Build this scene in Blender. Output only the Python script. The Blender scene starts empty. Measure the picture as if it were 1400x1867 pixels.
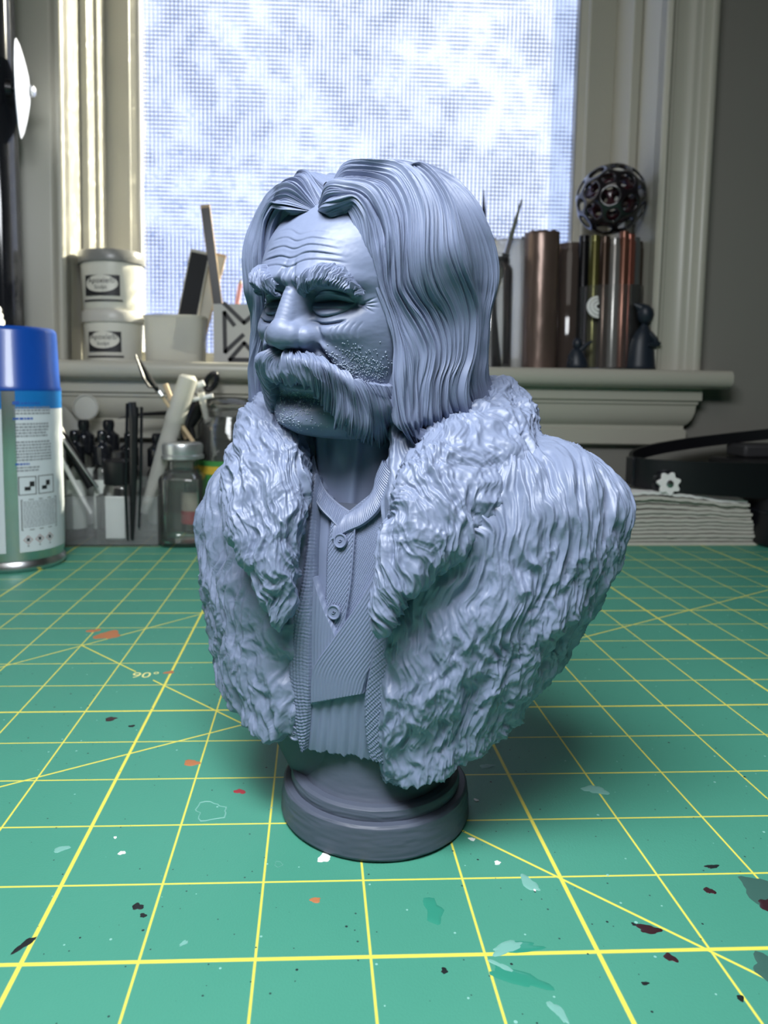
import bpy, math, random
import numpy as np
from mathutils import Matrix, Vector, Quaternion

# ------------------------------------------------------------------ camera, world, light
S = bpy.context.scene
COL = S.collection
U = 0.0254                      # everything below is written in inches (one mat square = 1 inch)
F_PX, PITCH, ROLL, YAW = 1333.35, 0.0850, 0.0050, 0.0352
CAM = np.array([2.5112, -5.9485, 4.8863])
PX0, PY0 = 621.88, 829.01       # principal point in the 1400 x 1867 frame
_cp, _sp = math.cos(PITCH), math.sin(PITCH)
FW = np.array([math.sin(YAW)*_cp, math.cos(YAW)*_cp, -_sp])
_r0 = np.array([math.cos(YAW), -math.sin(YAW), 0.0]); _u0 = np.cross(_r0, FW)
RT = _r0*math.cos(ROLL)+_u0*math.sin(ROLL)
UP = -_r0*math.sin(ROLL)+_u0*math.cos(ROLL)

cam_d = bpy.data.cameras.new('camera'); cam = bpy.data.objects.new('camera', cam_d); COL.objects.link(cam)
cam_d.sensor_fit = 'VERTICAL'; cam_d.sensor_height = 36; cam_d.sensor_width = 36*1400/1867
cam_d.lens = F_PX/1867*36
cam_d.shift_x = (700-PX0)/1867; cam_d.shift_y = -(933.5-PY0)/1867
cam_d.clip_start = 0.01; cam_d.clip_end = 50
cam.matrix_world = Matrix(((RT[0], UP[0], -FW[0], CAM[0]*U), (RT[1], UP[1], -FW[1], CAM[1]*U), (RT[2], UP[2], -FW[2], CAM[2]*U), (0, 0, 0, 1)))
cam_d.dof.use_dof = True; cam_d.dof.focus_distance = 7.6*U; cam_d.dof.aperture_fstop = 25
S.camera = cam

vs = S.view_settings
vs.view_transform = 'Standard'; vs.look = 'None'; vs.gamma = 1; vs.exposure = 0.0; vs.use_curve_mapping = False
S.cycles.use_denoising = True

w = bpy.data.worlds.new('sky'); S.world = w; w.use_nodes = True
nt = w.node_tree; nt.nodes.clear()
wo = nt.nodes.new('ShaderNodeOutputWorld'); bg = nt.nodes.new('ShaderNodeBackground')
tc = nt.nodes.new('ShaderNodeTexCoord'); cn = nt.nodes.new('ShaderNodeTexNoise'); cr = nt.nodes.new('ShaderNodeValToRGB')
cn.inputs['Scale'].default_value = 0.55; cn.inputs['Detail'].default_value = 1.5
nt.links.new(tc.outputs['Generated'], cn.inputs['Vector']); nt.links.new(cn.outputs['Fac'], cr.inputs['Fac'])
cr.color_ramp.elements[0].position = 0.40; cr.color_ramp.elements[0].color = (0.33, 0.46, 0.90, 1)
cr.color_ramp.elements[1].position = 0.60; cr.color_ramp.elements[1].color = (0.74, 0.83, 1.0, 1)
nt.links.new(cr.outputs['Color'], bg.inputs['Color']); bg.inputs['Strength'].default_value = 1.4
nt.links.new(bg.outputs[0], wo.inputs[0])

def area(name, loc, target, sx, sy, power, col=(1, 1, 1), spread=180):
    l = bpy.data.lights.new(name, 'AREA'); l.shape = 'RECTANGLE'; l.size = sx*U; l.size_y = sy*U
    l.energy = power; l.color = col; l.spread = math.radians(spread)
    o = bpy.data.objects.new(name, l); COL.objects.link(o)
    o.location = Vector(loc)*U
    o.rotation_euler = (Vector(target)-Vector(loc)).to_track_quat('-Z', 'Y').to_euler()
    return o
area('bench_lamp', (0.6, -5.0, 16.0), (3.2, 1.4, 3), 9, 5, 3.3, (0.92, 0.96, 1.0))
area('fill_light', (-12, -40, 52), (3, 3, 3), 30, 30, 4.2, (1.0, 0.97, 0.92))  # unseen fill light, added high behind the camera to lift the front
sun_d = bpy.data.lights.new('sun', 'SUN'); sun_d.energy = 85; sun_d.angle = math.radians(1.5); sun_d.color = (1, 0.9, 0.66)
sun = bpy.data.objects.new('sun', sun_d); COL.objects.link(sun)
sun.rotation_euler = Vector((-0.72, -0.42, -0.42)).to_track_quat('-Z', 'Y').to_euler()
sun.location = (1.5, 2.5, 1.5)

# ------------------------------------------------------------------ helpers
def ray(px, py):
    d = FW + RT*(px-PX0)/F_PX - UP*(py-PY0)/F_PX
    return d
def P(px, py, Y):               # world point (inches) at depth Y
    d = ray(px, py); return CAM + d*(Y-CAM[1])/d[1]
def PZ(px, py, Z=0.0):
    d = ray(px, py); return CAM + d*(Z-CAM[2])/d[2]
def proj(X):
    d = np.asarray(X, float)-CAM; z = d@FW
    return np.stack([PX0+F_PX*(d@RT)/z, PY0-F_PX*(d@UP)/z], -1)

def prop(o, label=None, cat=None, group=None, kind=None):
    if label: o['label'] = label
    if cat: o['category'] = cat
    if group: o['group'] = group
    if kind: o['kind'] = kind
    return o

def thing(name, loc, label, cat, group=None, rz=0.0):
    o = bpy.data.objects.new(name, None); COL.objects.link(o)
    o.location = Vector([float(c) for c in loc])*U; o.rotation_euler = (0, 0, rz); o.empty_display_size = 0.01
    return prop(o, label, cat, group)

def raw(name, V, F, mat, parent=None, smooth=True, loc=None, sharp=None):
    V = np.asarray(V, np.float32).reshape(-1, 3)*U
    me = bpy.data.meshes.new(name)
    if isinstance(F, np.ndarray) and F.ndim == 2:
        k = F.shape[1]
        me.vertices.add(len(V)); me.vertices.foreach_set('co', V.ravel())
        me.loops.add(F.size); me.loops.foreach_set('vertex_index', F.ravel().astype(np.int32))
        me.polygons.add(len(F)); me.polygons.foreach_set('loop_start', (np.arange(len(F))*k).astype(np.int32))
        me.polygons.foreach_set('loop_total', np.full(len(F), k, np.int32))
        me.update(calc_edges=True)
    else:
        me.from_pydata([tuple(map(float, v)) for v in V], [], F); me.update()
    me.polygons.foreach_set('use_smooth', np.full(len(me.polygons), smooth))
    if smooth and sharp: me.set_sharp_from_angle(angle=math.radians(sharp))
    me.materials.append(mat)
    o = bpy.data.objects.new(name, me); COL.objects.link(o)
    if parent: o.parent = parent
    if loc is not None: o.location = Vector([float(c) for c in loc])*U
    return o

def gridfaces(m, n, wu=False, wv=False, off=0):
    i = np.arange(m if wu else m-1); j = np.arange(n if wv else n-1)
    I, J = np.meshgrid(i, j, indexing='ij'); I2 = (I+1) % m; J2 = (J+1) % n
    return np.stack([I*n+J, I2*n+J, I2*n+J2, I*n+J2], -1).reshape(-1, 4)+off

def grid(name, G, mat, parent=None, wu=False, wv=False, flip=False, **k):
    m, n = G.shape[:2]; F = gridfaces(m, n, wu, wv)
    if flip: F = F[:, ::-1]
    return raw(name, G.reshape(-1, 3), F, mat, parent, **k)

class MB:
    def __init__(s): s.v = []; s.f = []
    def add(s, V, F):
        o = len(s.v); s.v += [tuple(map(float, p)) for p in V]; s.f += [tuple(int(a)+o for a in f) for f in F]; return s
    def box(s, x0, x1, y0, y1, z0, z1, M=None):
        V = [(x0, y0, z0), (x1, y0, z0), (x1, y1, z0), (x0, y1, z0), (x0, y0, z1), (x1, y0, z1), (x1, y1, z1), (x0, y1, z1)]
        if M is not None: V = [tuple(M @ Vector(v)) for v in V]
        return s.add(V, [(0, 3, 2, 1), (4, 5, 6, 7), (0, 1, 5, 4), (1, 2, 6, 5), (2, 3, 7, 6), (3, 0, 4, 7)])
    def lathe(s, prof, n=40, c=(0, 0), a0=0.0, a1=2*math.pi, sq=1.0, sy=1.0, M=None):
        full = abs(a1-a0-2*math.pi) < 1e-6; k = n if full else n+1
        V = []
        for r, z in prof:
            for i in range(k):
                a = a0+(a1-a0)*i/n; ca, sa = math.cos(a), math.sin(a)
                if sq != 1.0: ca, sa = math.copysign(abs(ca)**sq, ca), math.copysign(abs(sa)**sq, sa)
                V.append((c[0]+r*ca, c[1]+r*sa*sy, z))
        if M is not None: V = [tuple(M @ Vector(v)) for v in V]
        F = []
        for j in range(len(prof)-1):
            for i in range(n if full else n):
                i2 = (i+1) % k if full else i+1
                F.append((j*k+i, j*k+i2, (j+1)*k+i2, (j+1)*k+i))
        if full:
            if prof[0][0] > 1e-6: F.append(tuple(range(k))[::-1])
            if prof[-1][0] > 1e-6: F.append(tuple((len(prof)-1)*k+i for i in range(k)))
        return s.add(V, F)
    def tube(s, pts, r, n=10, flat=1.0):
        pts = [Vector([float(c) for c in p]) for p in pts]; rr = r if hasattr(r, '__len__') else [r]*len(pts)
        t0 = (pts[1]-pts[0]).normalized(); up = Vector((0, 0, 1)) if abs(t0.z) < 0.9 else Vector((0, 1, 0))
        x = t0.cross(up).normalized(); V = []; k = n
        for i, p in enumerate(pts):
            t = (pts[min(i+1, len(pts)-1)]-pts[max(i-1, 0)]).normalized()
            x = (x-t*x.dot(t)).normalized(); y = t.cross(x)
            for q in range(k):
                a = 2*math.pi*q/k; V.append(tuple(p+x*(rr[i]*math.cos(a))+y*(rr[i]*flat*math.sin(a))))
        F = [(j*k+i, j*k+(i+1) % k, (j+1)*k+(i+1) % k, (j+1)*k+i) for j in range(len(pts)-1) for i in range(k)]
        F += [tuple(range(k))[::-1], tuple((len(pts)-1)*k+i for i in range(k))]
        return s.add(V, F)
    def prism(s, poly, z0, z1, M=None):      # polygon in xy, extruded in z
        n = len(poly); V = [(x, y, z0) for x, y in poly]+[(x, y, z1) for x, y in poly]
        if M is not None: V = [tuple(M @ Vector(v)) for v in V]
        F = [tuple(range(n))[::-1], tuple(range(n, 2*n))]+[(i, (i+1) % n, n+(i+1) % n, n+i) for i in range(n)]
        return s.add(V, F)
    def build(s, name, mat, parent=None, smooth=True, sharp=35, bevel=0, loc=None):
        o = raw(name, s.v, s.f, mat, parent, smooth, loc=loc, sharp=sharp)
        if bevel:
            b = o.modifiers.new('bevel', 'BEVEL'); b.width = bevel*U; b.segments = 2; b.limit_method = 'ANGLE'
        return o

def catmull(pts, t):
    """pts (k, ...) array, t in 0..1 array -> interpolated"""
    pts = np.asarray(pts, float); k = len(pts)
    if k == 1: return np.repeat(pts, len(t), 0)
    x = np.clip(t, 0, 1)*(k-1); i = np.minimum(x.astype(int), k-2); f = x-i
    g = lambda j: pts[np.clip(j, 0, k-1)]
    p1, p2 = g(i), g(i+1)
    p0 = np.where((i > 0).reshape((-1,)+(1,)*(pts.ndim-1)), g(i-1), 2*p1-p2)
    p3 = np.where((i < k-2).reshape((-1,)+(1,)*(pts.ndim-1)), g(i+2), 2*p2-p1)
    f = f.reshape((-1,)+(1,)*(pts.ndim-1))
    return 0.5*((2*p1)+(-p0+p2)*f+(2*p0-5*p1+4*p2-p3)*f*f+(-p0+3*p1-3*p2+p3)*f**3)

def interp(x, xp, fp):          # smooth 1-d interpolation on uneven knots (monotone-ish cosine-free pchip-lite)
    xp = np.asarray(xp, float); fp = np.asarray(fp, float); x = np.asarray(x, float)
    d = np.diff(fp)/np.diff(xp); m = np.zeros(len(xp)); m[0] = d[0]; m[-1] = d[-1]
    m[1:-1] = np.where(d[:-1]*d[1:] > 0, 2*d[:-1]*d[1:]/(d[:-1]+d[1:]+1e-12), 0)
    xc = np.clip(x, xp[0], xp[-1]); i = np.clip(np.searchsorted(xp, xc)-1, 0, len(xp)-2)
    h = xp[i+1]-xp[i]; t = (xc-xp[i])/h
    return (2*t**3-3*t**2+1)*fp[i]+(t**3-2*t**2+t)*h*m[i]+(-2*t**3+3*t**2)*fp[i+1]+(t**3-t**2)*h*m[i+1]

_rng = np.random.RandomState(7); _ang = _rng.rand(4096)*2*np.pi; _gx, _gy = np.cos(_ang), np.sin(_ang)
def _h(i, j, s): return (i*73856093 ^ j*19349663 ^ s*83492791) & 4095
def pn(x, y, s=0):              # 2-d gradient noise, about -0.7..0.7
    x = np.asarray(x, float); y = np.asarray(y, float); x, y = np.broadcast_arrays(x, y)
    i = np.floor(x).astype(np.int64); j = np.floor(y).astype(np.int64); fx = x-i; fy = y-j
    u = fx*fx*fx*(fx*(fx*6-15)+10); v = fy*fy*fy*(fy*(fy*6-15)+10)
    def g(a, b, dx, dy):
        k = _h(a, b, s); return _gx[k]*dx+_gy[k]*dy
    n0 = g(i, j, fx, fy)*(1-u)+g(i+1, j, fx-1, fy)*u
    n1 = g(i, j+1, fx, fy-1)*(1-u)+g(i+1, j+1, fx-1, fy-1)*u
    return n0*(1-v)+n1*v
def G2(u, v, cu, cv, su, sv, rot=0.0):
    du, dv = u-cu, v-cv
    if rot: c, s = math.cos(rot), math.sin(rot); du, dv = du*c+dv*s, -du*s+dv*c
    return np.exp(-0.5*((du/su)**2+(dv/sv)**2))
def sst(x, a, b): t = np.clip((x-a)/(b-a), 0, 1); return t*t*(3-2*t)
def normals(G):
    a = np.gradient(G, axis=0); b = np.gradient(G, axis=1); n = np.cross(a, b)
    return n/(np.linalg.norm(n, axis=-1, keepdims=True)+1e-12)

# ------------------------------------------------------------------ materials
class NT:
    def __init__(s, name):
        s.m = bpy.data.materials.new(name); s.m.use_nodes = True; s.t = s.m.node_tree
        s.b = s.t.nodes['Principled BSDF']; s.out = s.t.nodes['Material Output']
    def n(s, typ, **k):
        x = s.t.nodes.new(typ)
        for a, b in k.items():
            if a.startswith('i_'):
                key = a[2:]; key = int(key) if key.isdigit() else key.replace('_', ' ')
                x.inputs[key].default_value = b
            else: setattr(x, a, b)
        return x
    def l(s, a, b): s.t.links.new(a, b)
    def math(s, op, a, b=None, c=None):
        x = s.n('ShaderNodeMath', operation=op)
        for i, v in enumerate((a, b, c)):
            if v is None: continue
            if isinstance(v, (int, float)): x.inputs[i].default_value = v
            else: s.l(v, x.inputs[i])
        return x.outputs[0]
    def mix(s, fac, a, b):
        x = s.n('ShaderNodeMix', data_type='RGBA')
        for sock, v in ((x.inputs['Factor'], fac), (x.inputs[6], a), (x.inputs[7], b)):
            if isinstance(v, (tuple, list)): sock.default_value = (*v[:3], 1)
            elif isinstance(v, (int, float)): sock.default_value = v
            else: s.l(v, sock)
        return x.outputs[2]
def mat(name, col, rough=0.5, metal=0.0, noise=0.06, nscale=40, bump=0.0, bscale=200, trans=0.0, ior=1.45, alpha=1.0, spec=0.5, coat=0.0, sheen=0.0):
    t = NT(name); b = t.b
    b.inputs['Roughness'].default_value = rough; b.inputs['Metallic'].default_value = metal
    b.inputs['Transmission Weight'].default_value = trans; b.inputs['IOR'].default_value = ior
    b.inputs['Alpha'].default_value = alpha; b.inputs['Specular IOR Level'].default_value = spec
    b.inputs['Coat Weight'].default_value = coat
    tc = t.n('ShaderNodeTexCoord'); nz = t.n('ShaderNodeTexNoise', i_Scale=nscale, i_Detail=3.0); t.l(tc.outputs['Object'], nz.inputs['Vector'])
    dk = tuple(max(0, c*(1-noise)) for c in col); lt = tuple(min(1, c*(1+noise)) for c in col)
    t.l(t.mix(nz.outputs['Fac'], dk, lt), b.inputs['Base Color'])
    if bump:
        n2 = t.n('ShaderNodeTexNoise', i_Scale=bscale, i_Detail=4.0); t.l(tc.outputs['Object'], n2.inputs['Vector'])
        bp = t.n('ShaderNodeBump', i_Strength=bump, i_Distance=0.0005); t.l(n2.outputs['Fac'], bp.inputs['Height']); t.l(bp.outputs[0], b.inputs['Normal'])
    return t.m
def glass(name, col=(0.9, 0.95, 0.93), rough=0.02, op=0.25, spec=0.6):
    """thin clear glass or plastic: mostly see-through with a glossy coat (same for every ray)"""
    t = NT(name); tr = t.n('ShaderNodeBsdfTransparent'); tr.inputs[0].default_value = (*col, 1)
    g = t.n('ShaderNodeBsdfGlossy'); g.inputs['Roughness'].default_value = rough
    fr = t.n('ShaderNodeFresnel'); fr.inputs[0].default_value = 1.5
    mx = t.n('ShaderNodeMixShader'); t.l(fr.outputs[0], mx.inputs[0]); t.l(tr.outputs[0], mx.inputs[1]); t.l(g.outputs[0], mx.inputs[2])
    df = t.n('ShaderNodeBsdfTranslucent'); df.inputs[0].default_value = (*col, 1)
    d2 = t.n('ShaderNodeBsdfDiffuse'); d2.inputs[0].default_value = (*col, 1)
    m3 = t.n('ShaderNodeMixShader'); m3.inputs[0].default_value = 0.5; t.l(df.outputs[0], m3.inputs[1]); t.l(d2.outputs[0], m3.inputs[2])
    m2 = t.n('ShaderNodeMixShader'); m2.inputs[0].default_value = op
    t.l(mx.outputs[0], m2.inputs[1]); t.l(m3.outputs[0], m2.inputs[2]); t.l(m2.outputs[0], t.out.inputs[0])
    return t.m

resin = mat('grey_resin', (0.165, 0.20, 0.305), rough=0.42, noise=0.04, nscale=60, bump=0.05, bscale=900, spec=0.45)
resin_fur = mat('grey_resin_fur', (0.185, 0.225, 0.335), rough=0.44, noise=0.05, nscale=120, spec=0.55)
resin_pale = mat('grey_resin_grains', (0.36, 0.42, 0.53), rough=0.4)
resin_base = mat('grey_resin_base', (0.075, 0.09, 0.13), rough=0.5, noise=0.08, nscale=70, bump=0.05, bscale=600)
paint_trim = mat('cream_gloss_trim', (0.38, 0.37, 0.315), rough=0.35, noise=0.03, nscale=8, bump=0.03, bscale=60)
paint_wall = mat('grey_wall_paint', (0.19, 0.185, 0.165), rough=0.8, noise=0.03, nscale=6, bump=0.05, bscale=300)
black_pl = mat('black_plastic', (0.006, 0.006, 0.008), rough=0.35, noise=0.1)
black_gl = mat('black_gloss', (0.010, 0.011, 0.014), rough=0.12, noise=0.2)
white_pl = mat('white_plastic', (0.78, 0.78, 0.76), rough=0.4, noise=0.03)
frost_pl = glass('frosted_plastic', (0.86, 0.86, 0.82), 0.25, 0.62)
clear_gl = glass('clear_glass', (0.985, 0.99, 0.985), 0.02, 0.03)
acrylic = glass('clear_acrylic', (0.97, 0.975, 0.98), 0.04, 0.12)
metal = mat('brushed_metal', (0.62, 0.63, 0.64), rough=0.28, metal=1.0, noise=0.08)
wood = mat('pale_wood', (0.55, 0.42, 0.26), rough=0.55, noise=0.15, nscale=90)

# ------------------------------------------------------------------ the room and the window wall
TILT = 0.0103; PIV = Vector((4, 0, 5.85))
SZ = lambda x: 5.85-(x-4)*TILT          # top of the window stool at x
def tilt(o):
    R = Matrix.Rotation(TILT, 4, 'Y'); p = PIV*U
    o.matrix_world = Matrix.Translation(p) @ R @ Matrix.Translation(-p) @ o.matrix_world
    return o
X = lambda px, Y: float(P(px, 640, Y)[0])
YC, YS, YG = 20.3, 24.2, 24.65          # faces of casing, sash, glass
def struct(o): return prop(o, kind='structure')

# window wall, a frame round the opening
XL, XR, ZT = X(119, YC), X(1190, YC), 27.0
m = MB(); y0, y1 = 20.9, 26.4
m.box(-60, XL-0.4, y0, y1, -30, 60); m.box(XR+0.4, 70, y0, y1, -30, 60)
m.box(XL-0.4, XR+0.4, y0, y1, -30, 5.0); m.box(XL-0.4, XR+0.4, y0, y1, ZT+0.4, 60)
struct(m.build('wall_back', paint_wall, smooth=False))
for n_, b in (('wall_left', (-61, -60, -80, 27)), ('wall_right', (70, 71, -80, 27)), ('wall_front', (-61, 71, -81, -80))):
    struct(MB().box(*b, -30, 60).build(n_, paint_wall, smooth=False))
struct(MB().box(-61, 71, -81, 27, 60, 61).build('ceiling', paint_wall, smooth=False))
floor_m = mat('oak_floor', (0.22, 0.14, 0.08), rough=0.5, noise=0.3, nscale=12)
struct(MB().box(-61, 71, -81, 27, -31, -30).build('floor', floor_m, smooth=False))

def moulding(name, prof, z0, z1, material=paint_trim, mirror=None):
    """vertical moulding: prof is a list of (x, y)"""
    p = prof if mirror is None else [(mirror-x, y) for x, y in prof]
    mb = MB().prism(p, z0, z1); return mb.build(name, material, sharp=50)
# right casing, moulded profile (from the opening outwards)
xa, xb = XR, X(1277, YC)
prR = [(xa, 21.0), (xa, 20.55), (xa+.05, 20.42), (xa+.14, 20.36), (xa+.24, 20.42), (xa+.32, 20.52), (xa+.42, 20.54), (xa+.85, 20.54), (xa+.95, 20.46), (xa+1.08, 20.42),
       (xb-.55, 20.42), (xb-.45, 20.34), (xb-.35, 20.18), (xb-.2, 20.1), (xb-.06, 20.14), (xb, 20.25), (xb, 21.0)]
def cas(name, pr):
    f = struct(tilt(MB().prism(pr, 5.86, 30).build(name, paint_trim, sharp=50))); return f
cas('trim_1', prR)
# left casing: a flat board with a bright bead on its edge
xc, xd = X(33, YC), XL
prL = [(xd, 21.0), (xd, 20.5), (xd-.06, 20.38), (xd-.14, 20.34), (xd-.24, 20.36), (xd-.32, 20.46), (xd-.42, 20.5), (xd-.5, 20.5), (xd-.56, 20.44),
       (xc+.18, 20.4), (xc+.08, 20.3), (xc, 20.34), (xc, 21.0)]
cas('trim_2', prL[::-1])
xo = xb+.0
m = MB().box(xc, xo, 20.2, 21.0, ZT, ZT+4); struct(tilt(m.build('trim_3', paint_trim, bevel=0.05)))

# window: jambs, sash, glazing beads, textured pane
W = tilt(thing('window_1', (0, 0, 0), None, None)); W['kind'] = 'structure'; W['label'] = 'cream wooden window with a pane of textured privacy glass'
jl = MB(); jl.box(XL-0.4, XL, 20.5, YS+1.2, 5.85, ZT+.4); jl.box(XL, XL+.28, YC+2.0, YS+.4, 5.85, ZT)
jl.box(XL+.28, XL+.42, YC+2.9, YS+.4, 5.85, ZT)
jl.build('jamb', paint_trim, W, bevel=0.04)
jr = MB(); jr.box(XR, XR+.4, 20.5, YS+1.2, 5.85, ZT+.4); jr.box(XR-.35, XR, YC+2.2, YS+.4, 5.85, ZT)
jr.build('jamb', paint_trim, W, bevel=0.04)
MB().box(XL, XR, 20.5, YS+1.2, ZT, ZT+.4).build('jamb', paint_trim, W, bevel=0.04)
sl0, sl1 = X(187, YS), X(240, YS); sr0, sr1 = X(1050, YS), X(1107, YS)
gz0 = 6.42
MB().box(sl0, sl1, YS, YS+1.0, 5.87, ZT).build('stile', paint_trim, W, bevel=0.06)
MB().box(sr0, sr1, YS, YS+1.0, 5.87, ZT).build('stile', paint_trim, W, bevel=0.06)
MB().box(sl1, sr0, YS, YS+1.0, 5.87, gz0-.12).build('bottom_rail', paint_trim, W, bevel=0.05)
g0, g1 = X(260, YG), X(1030, YG)
for a, b in ((sl1, g0), (g1, sr0)):
    MB().prism([(a, YS+.14), (b, YS+.40), (b, YS+.8), (a, YS+.8)] if a < 4 else [(a, YS+.40), (b, YS+.14), (b, YS+.8), (a, YS+.8)], gz0-.12, ZT).build('glazing_bead', paint_trim, W, smooth=False)
    xs_ = (b-.09, b-.01) if a < 4 else (a+.01, a+.09)
    MB().box(xs_[0], xs_[1], YS+.36, YS+.44, gz0, ZT).build('seal', metal, W)
MB().box(g0, g1, YS+.3, YS+.8, gz0-.12, gz0).build('glazing_bead', paint_trim, W, bevel=.03)

t = NT('textured_glass'); t.t.nodes.remove(t.b)
tcn = t.n('ShaderNodeTexCoord'); mp = t.n('ShaderNodeMapping'); k = 1/U/0.163; mp.inputs['Scale'].default_value = (k, k, k)
t.l(tcn.outputs['Object'], mp.inputs['Vector'])
sp = t.n('ShaderNodeSeparateXYZ'); t.l(mp.outputs[0], sp.inputs[0])
fx = t.math('FRACT', sp.outputs['X']); fz = t.math('FRACT', sp.outputs['Z'])
ix = t.math('FLOOR', sp.outputs['X']); iz = t.math('FLOOR', sp.outputs['Z'])
cb = t.n('ShaderNodeCombineXYZ'); t.l(ix, cb.inputs[0]); t.l(iz, cb.inputs[1])
wn = t.n('ShaderNodeTexWhiteNoise', noise_dimensions='2D'); t.l(cb.outputs[0], wn.inputs['Vector'])
nzl = t.n('ShaderNodeTexNoise', i_Scale=0.05, i_Detail=3.0); t.l(mp.outputs[0], nzl.inputs['Vector'])
nz2 = t.n('ShaderNodeTexNoise', i_Scale=0.16, i_Detail=2.0); t.l(mp.outputs[0], nz2.inputs['Vector'])
dx = t.math('ABSOLUTE', t.math('SUBTRACT', fx, 0.5)); dz = t.math('ABSOLUTE', t.math('SUBTRACT', fz, 0.5))
# width of the vertical and of the horizontal grooves wanders over the sheet
gx = t.n('ShaderNodeMapRange', interpolation_type='SMOOTHSTEP', i_From_Min=0.22, i_From_Max=0.46); t.l(dx, gx.inputs['Value'])
gz = t.n('ShaderNodeMapRange', interpolation_type='SMOOTHSTEP', i_From_Min=0.22, i_From_Max=0.46); t.l(dz, gz.inputs['Value'])
wx = t.n('ShaderNodeMapRange', i_From_Min=0.38, i_From_Max=0.56, i_To_Min=0.25, i_To_Max=1.0); t.l(nzl.outputs['Fac'], wx.inputs['Value'])
wz = t.n('ShaderNodeMapRange', i_From_Min=0.40, i_From_Max=0.60, i_To_Min=1.0, i_To_Max=0.3); t.l(nz2.outputs['Fac'], wz.inputs['Value'])
groove = t.math('MAXIMUM', t.math('MULTIPLY', gx.outputs[0], wx.outputs[0]), t.math('MULTIPLY', gz.outputs[0], wz.outputs[0]))
hgt = t.math('ADD', t.math('MULTIPLY', groove, -1.0), t.math('MULTIPLY', wn.outputs['Value'], 1.0))
bp = t.n('ShaderNodeBump', i_Strength=0.9, i_Distance=0.0016); t.l(hgt, bp.inputs['Height'])
rf = t.n('ShaderNodeBsdfRefraction', i_Roughness=0.22, i_IOR=1.45); t.l(bp.outputs[0], rf.inputs['Normal'])
tcol = t.mix(t.math('MULTIPLY', groove, 0.9), (0.93, 0.96, 1.0), (0.08, 0.10, 0.15))
t.l(tcol, rf.inputs['Color'])
tl = t.n('ShaderNodeBsdfTranslucent'); t.l(tcol, tl.inputs[0]); t.l(bp.outputs[0], tl.inputs['Normal'])
tp = t.n('ShaderNodeBsdfTransparent'); t.l(tcol, tp.inputs[0])
m1 = t.n('ShaderNodeMixShader', i_0=0.05); t.l(rf.outputs[0], m1.inputs[1]); t.l(tl.outputs[0], m1.inputs[2])
cl = t.math('ADD', 0.20, t.math('MULTIPLY', t.math('POWER', wn.outputs['Value'], 14.0), 0.5))
m2 = t.n('ShaderNodeMixShader'); t.l(cl, m2.inputs[0]); t.l(m1.outputs[0], m2.inputs[1]); t.l(tp.outputs[0], m2.inputs[2])
t.l(m2.outputs[0], t.out.inputs[0])
MB().add([(g0-.1, YG, gz0-.1), (g1+.1, YG, gz0-.1), (g1+.1, YG, ZT), (g0-.1, YG, ZT)], [(0, 1, 2, 3)]).build('pane', t.m, W, smooth=False)

# stool and apron
ss0, ss1 = -10.0, X(1336, 19.6)
prof = [(19.62, 5.26), (19.5, 5.34), (19.44, 5.5), (19.44, 5.66), (19.5, 5.79), (19.62, 5.85), (24.3, 5.85), (24.3, 5.2), (19.8, 5.2)]
def hmould(name, prof, x0, x1, mt=paint_trim, ret=None):
    n = len(prof); V = []; 
    for sgn, x in ((0, x0), (1, x1)):
        for y, z in prof: V.append((x+(ret*(20.9-y) if ret and sgn else 0), y, z))
    F = [tuple(range(n)), tuple(range(n, 2*n))[::-1]]+[(i, n+i, n+(i+1) % n, (i+1) % n) for i in range(n)]
    o = MB().add(V, F).build(name, mt, sharp=40); return struct(tilt(o))
hmould('trim_4', prof, ss0, ss1, ret=0)
ax = X(1245, 20.6)
# apron: fillet, cove and lower board with returned end
prof = [(20.9, 5.2), (20.05, 5.2), (20.05, 4.78), (20.16, 4.72), (20.16, 4.64), (20.22, 4.58), (20.24, 4.35), (20.32, 4.1), (20.46, 3.92), (20.56, 3.84), (20.56, 3.72), (20.48, 3.68), (20.48, 3.16), (20.56, 3.1), (20.9, 3.1)]
hmould('trim_5', prof, -9.2, ax-.1, ret=0.72)

# ------------------------------------------------------------------ desk and cutting mat
desk_m = mat('dark_desk_top', (0.05, 0.045, 0.04), rough=0.5, noise=0.2, nscale=20)
D = thing('desk', (4, 6, -0.12), 'dark desk top carrying the green cutting mat under the window', 'desk')
MB().box(-34, 36, -16, 14.8, -1.2, 0).build('desk_top', desk_m, D, bevel=0.06)
for sx in (-32, 34):
    for sy in (-14, 12.5): MB().box(sx-1.2, sx+1.2, sy-1.2, sy+1.2, -29.85, -1.2).build('leg', desk_m, D, bevel=0.05)

t = NT('cutting_mat_green'); b = t.b
tcn = t.n('ShaderNodeTexCoord'); mp = t.n('ShaderNodeMapping'); mp.inputs['Scale'].default_value = (1/U, 1/U, 1/U); t.l(tcn.outputs['Object'], mp.inputs['Vector'])
sp = t.n('ShaderNodeSeparateXYZ'); t.l(mp.outputs[0], sp.inputs[0]); x_, y_ = sp.outputs['X'], sp.outputs['Y']
def near(v, period):            # distance to the nearest multiple
    return t.math('PINGPONG', v, period/2)
def below(d, wdt, soft=0.006):
    mr = t.n('ShaderNodeMapRange', i_From_Min=wdt-soft, i_From_Max=wdt+soft, i_To_Min=1.0, i_To_Max=0.0)
    t.l(d, mr.inputs['Value']); return mr.outputs[0]
def dist1(v): return t.math('PINGPONG', v, 0.5)
def dist5(v): return t.math('PINGPONG', v, 2.5)
mx_ = lambda a, c: t.math('MAXIMUM', a, c)
lines = mx_(below(dist1(x_), 0.0108), below(dist1(y_), 0.0108))
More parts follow.
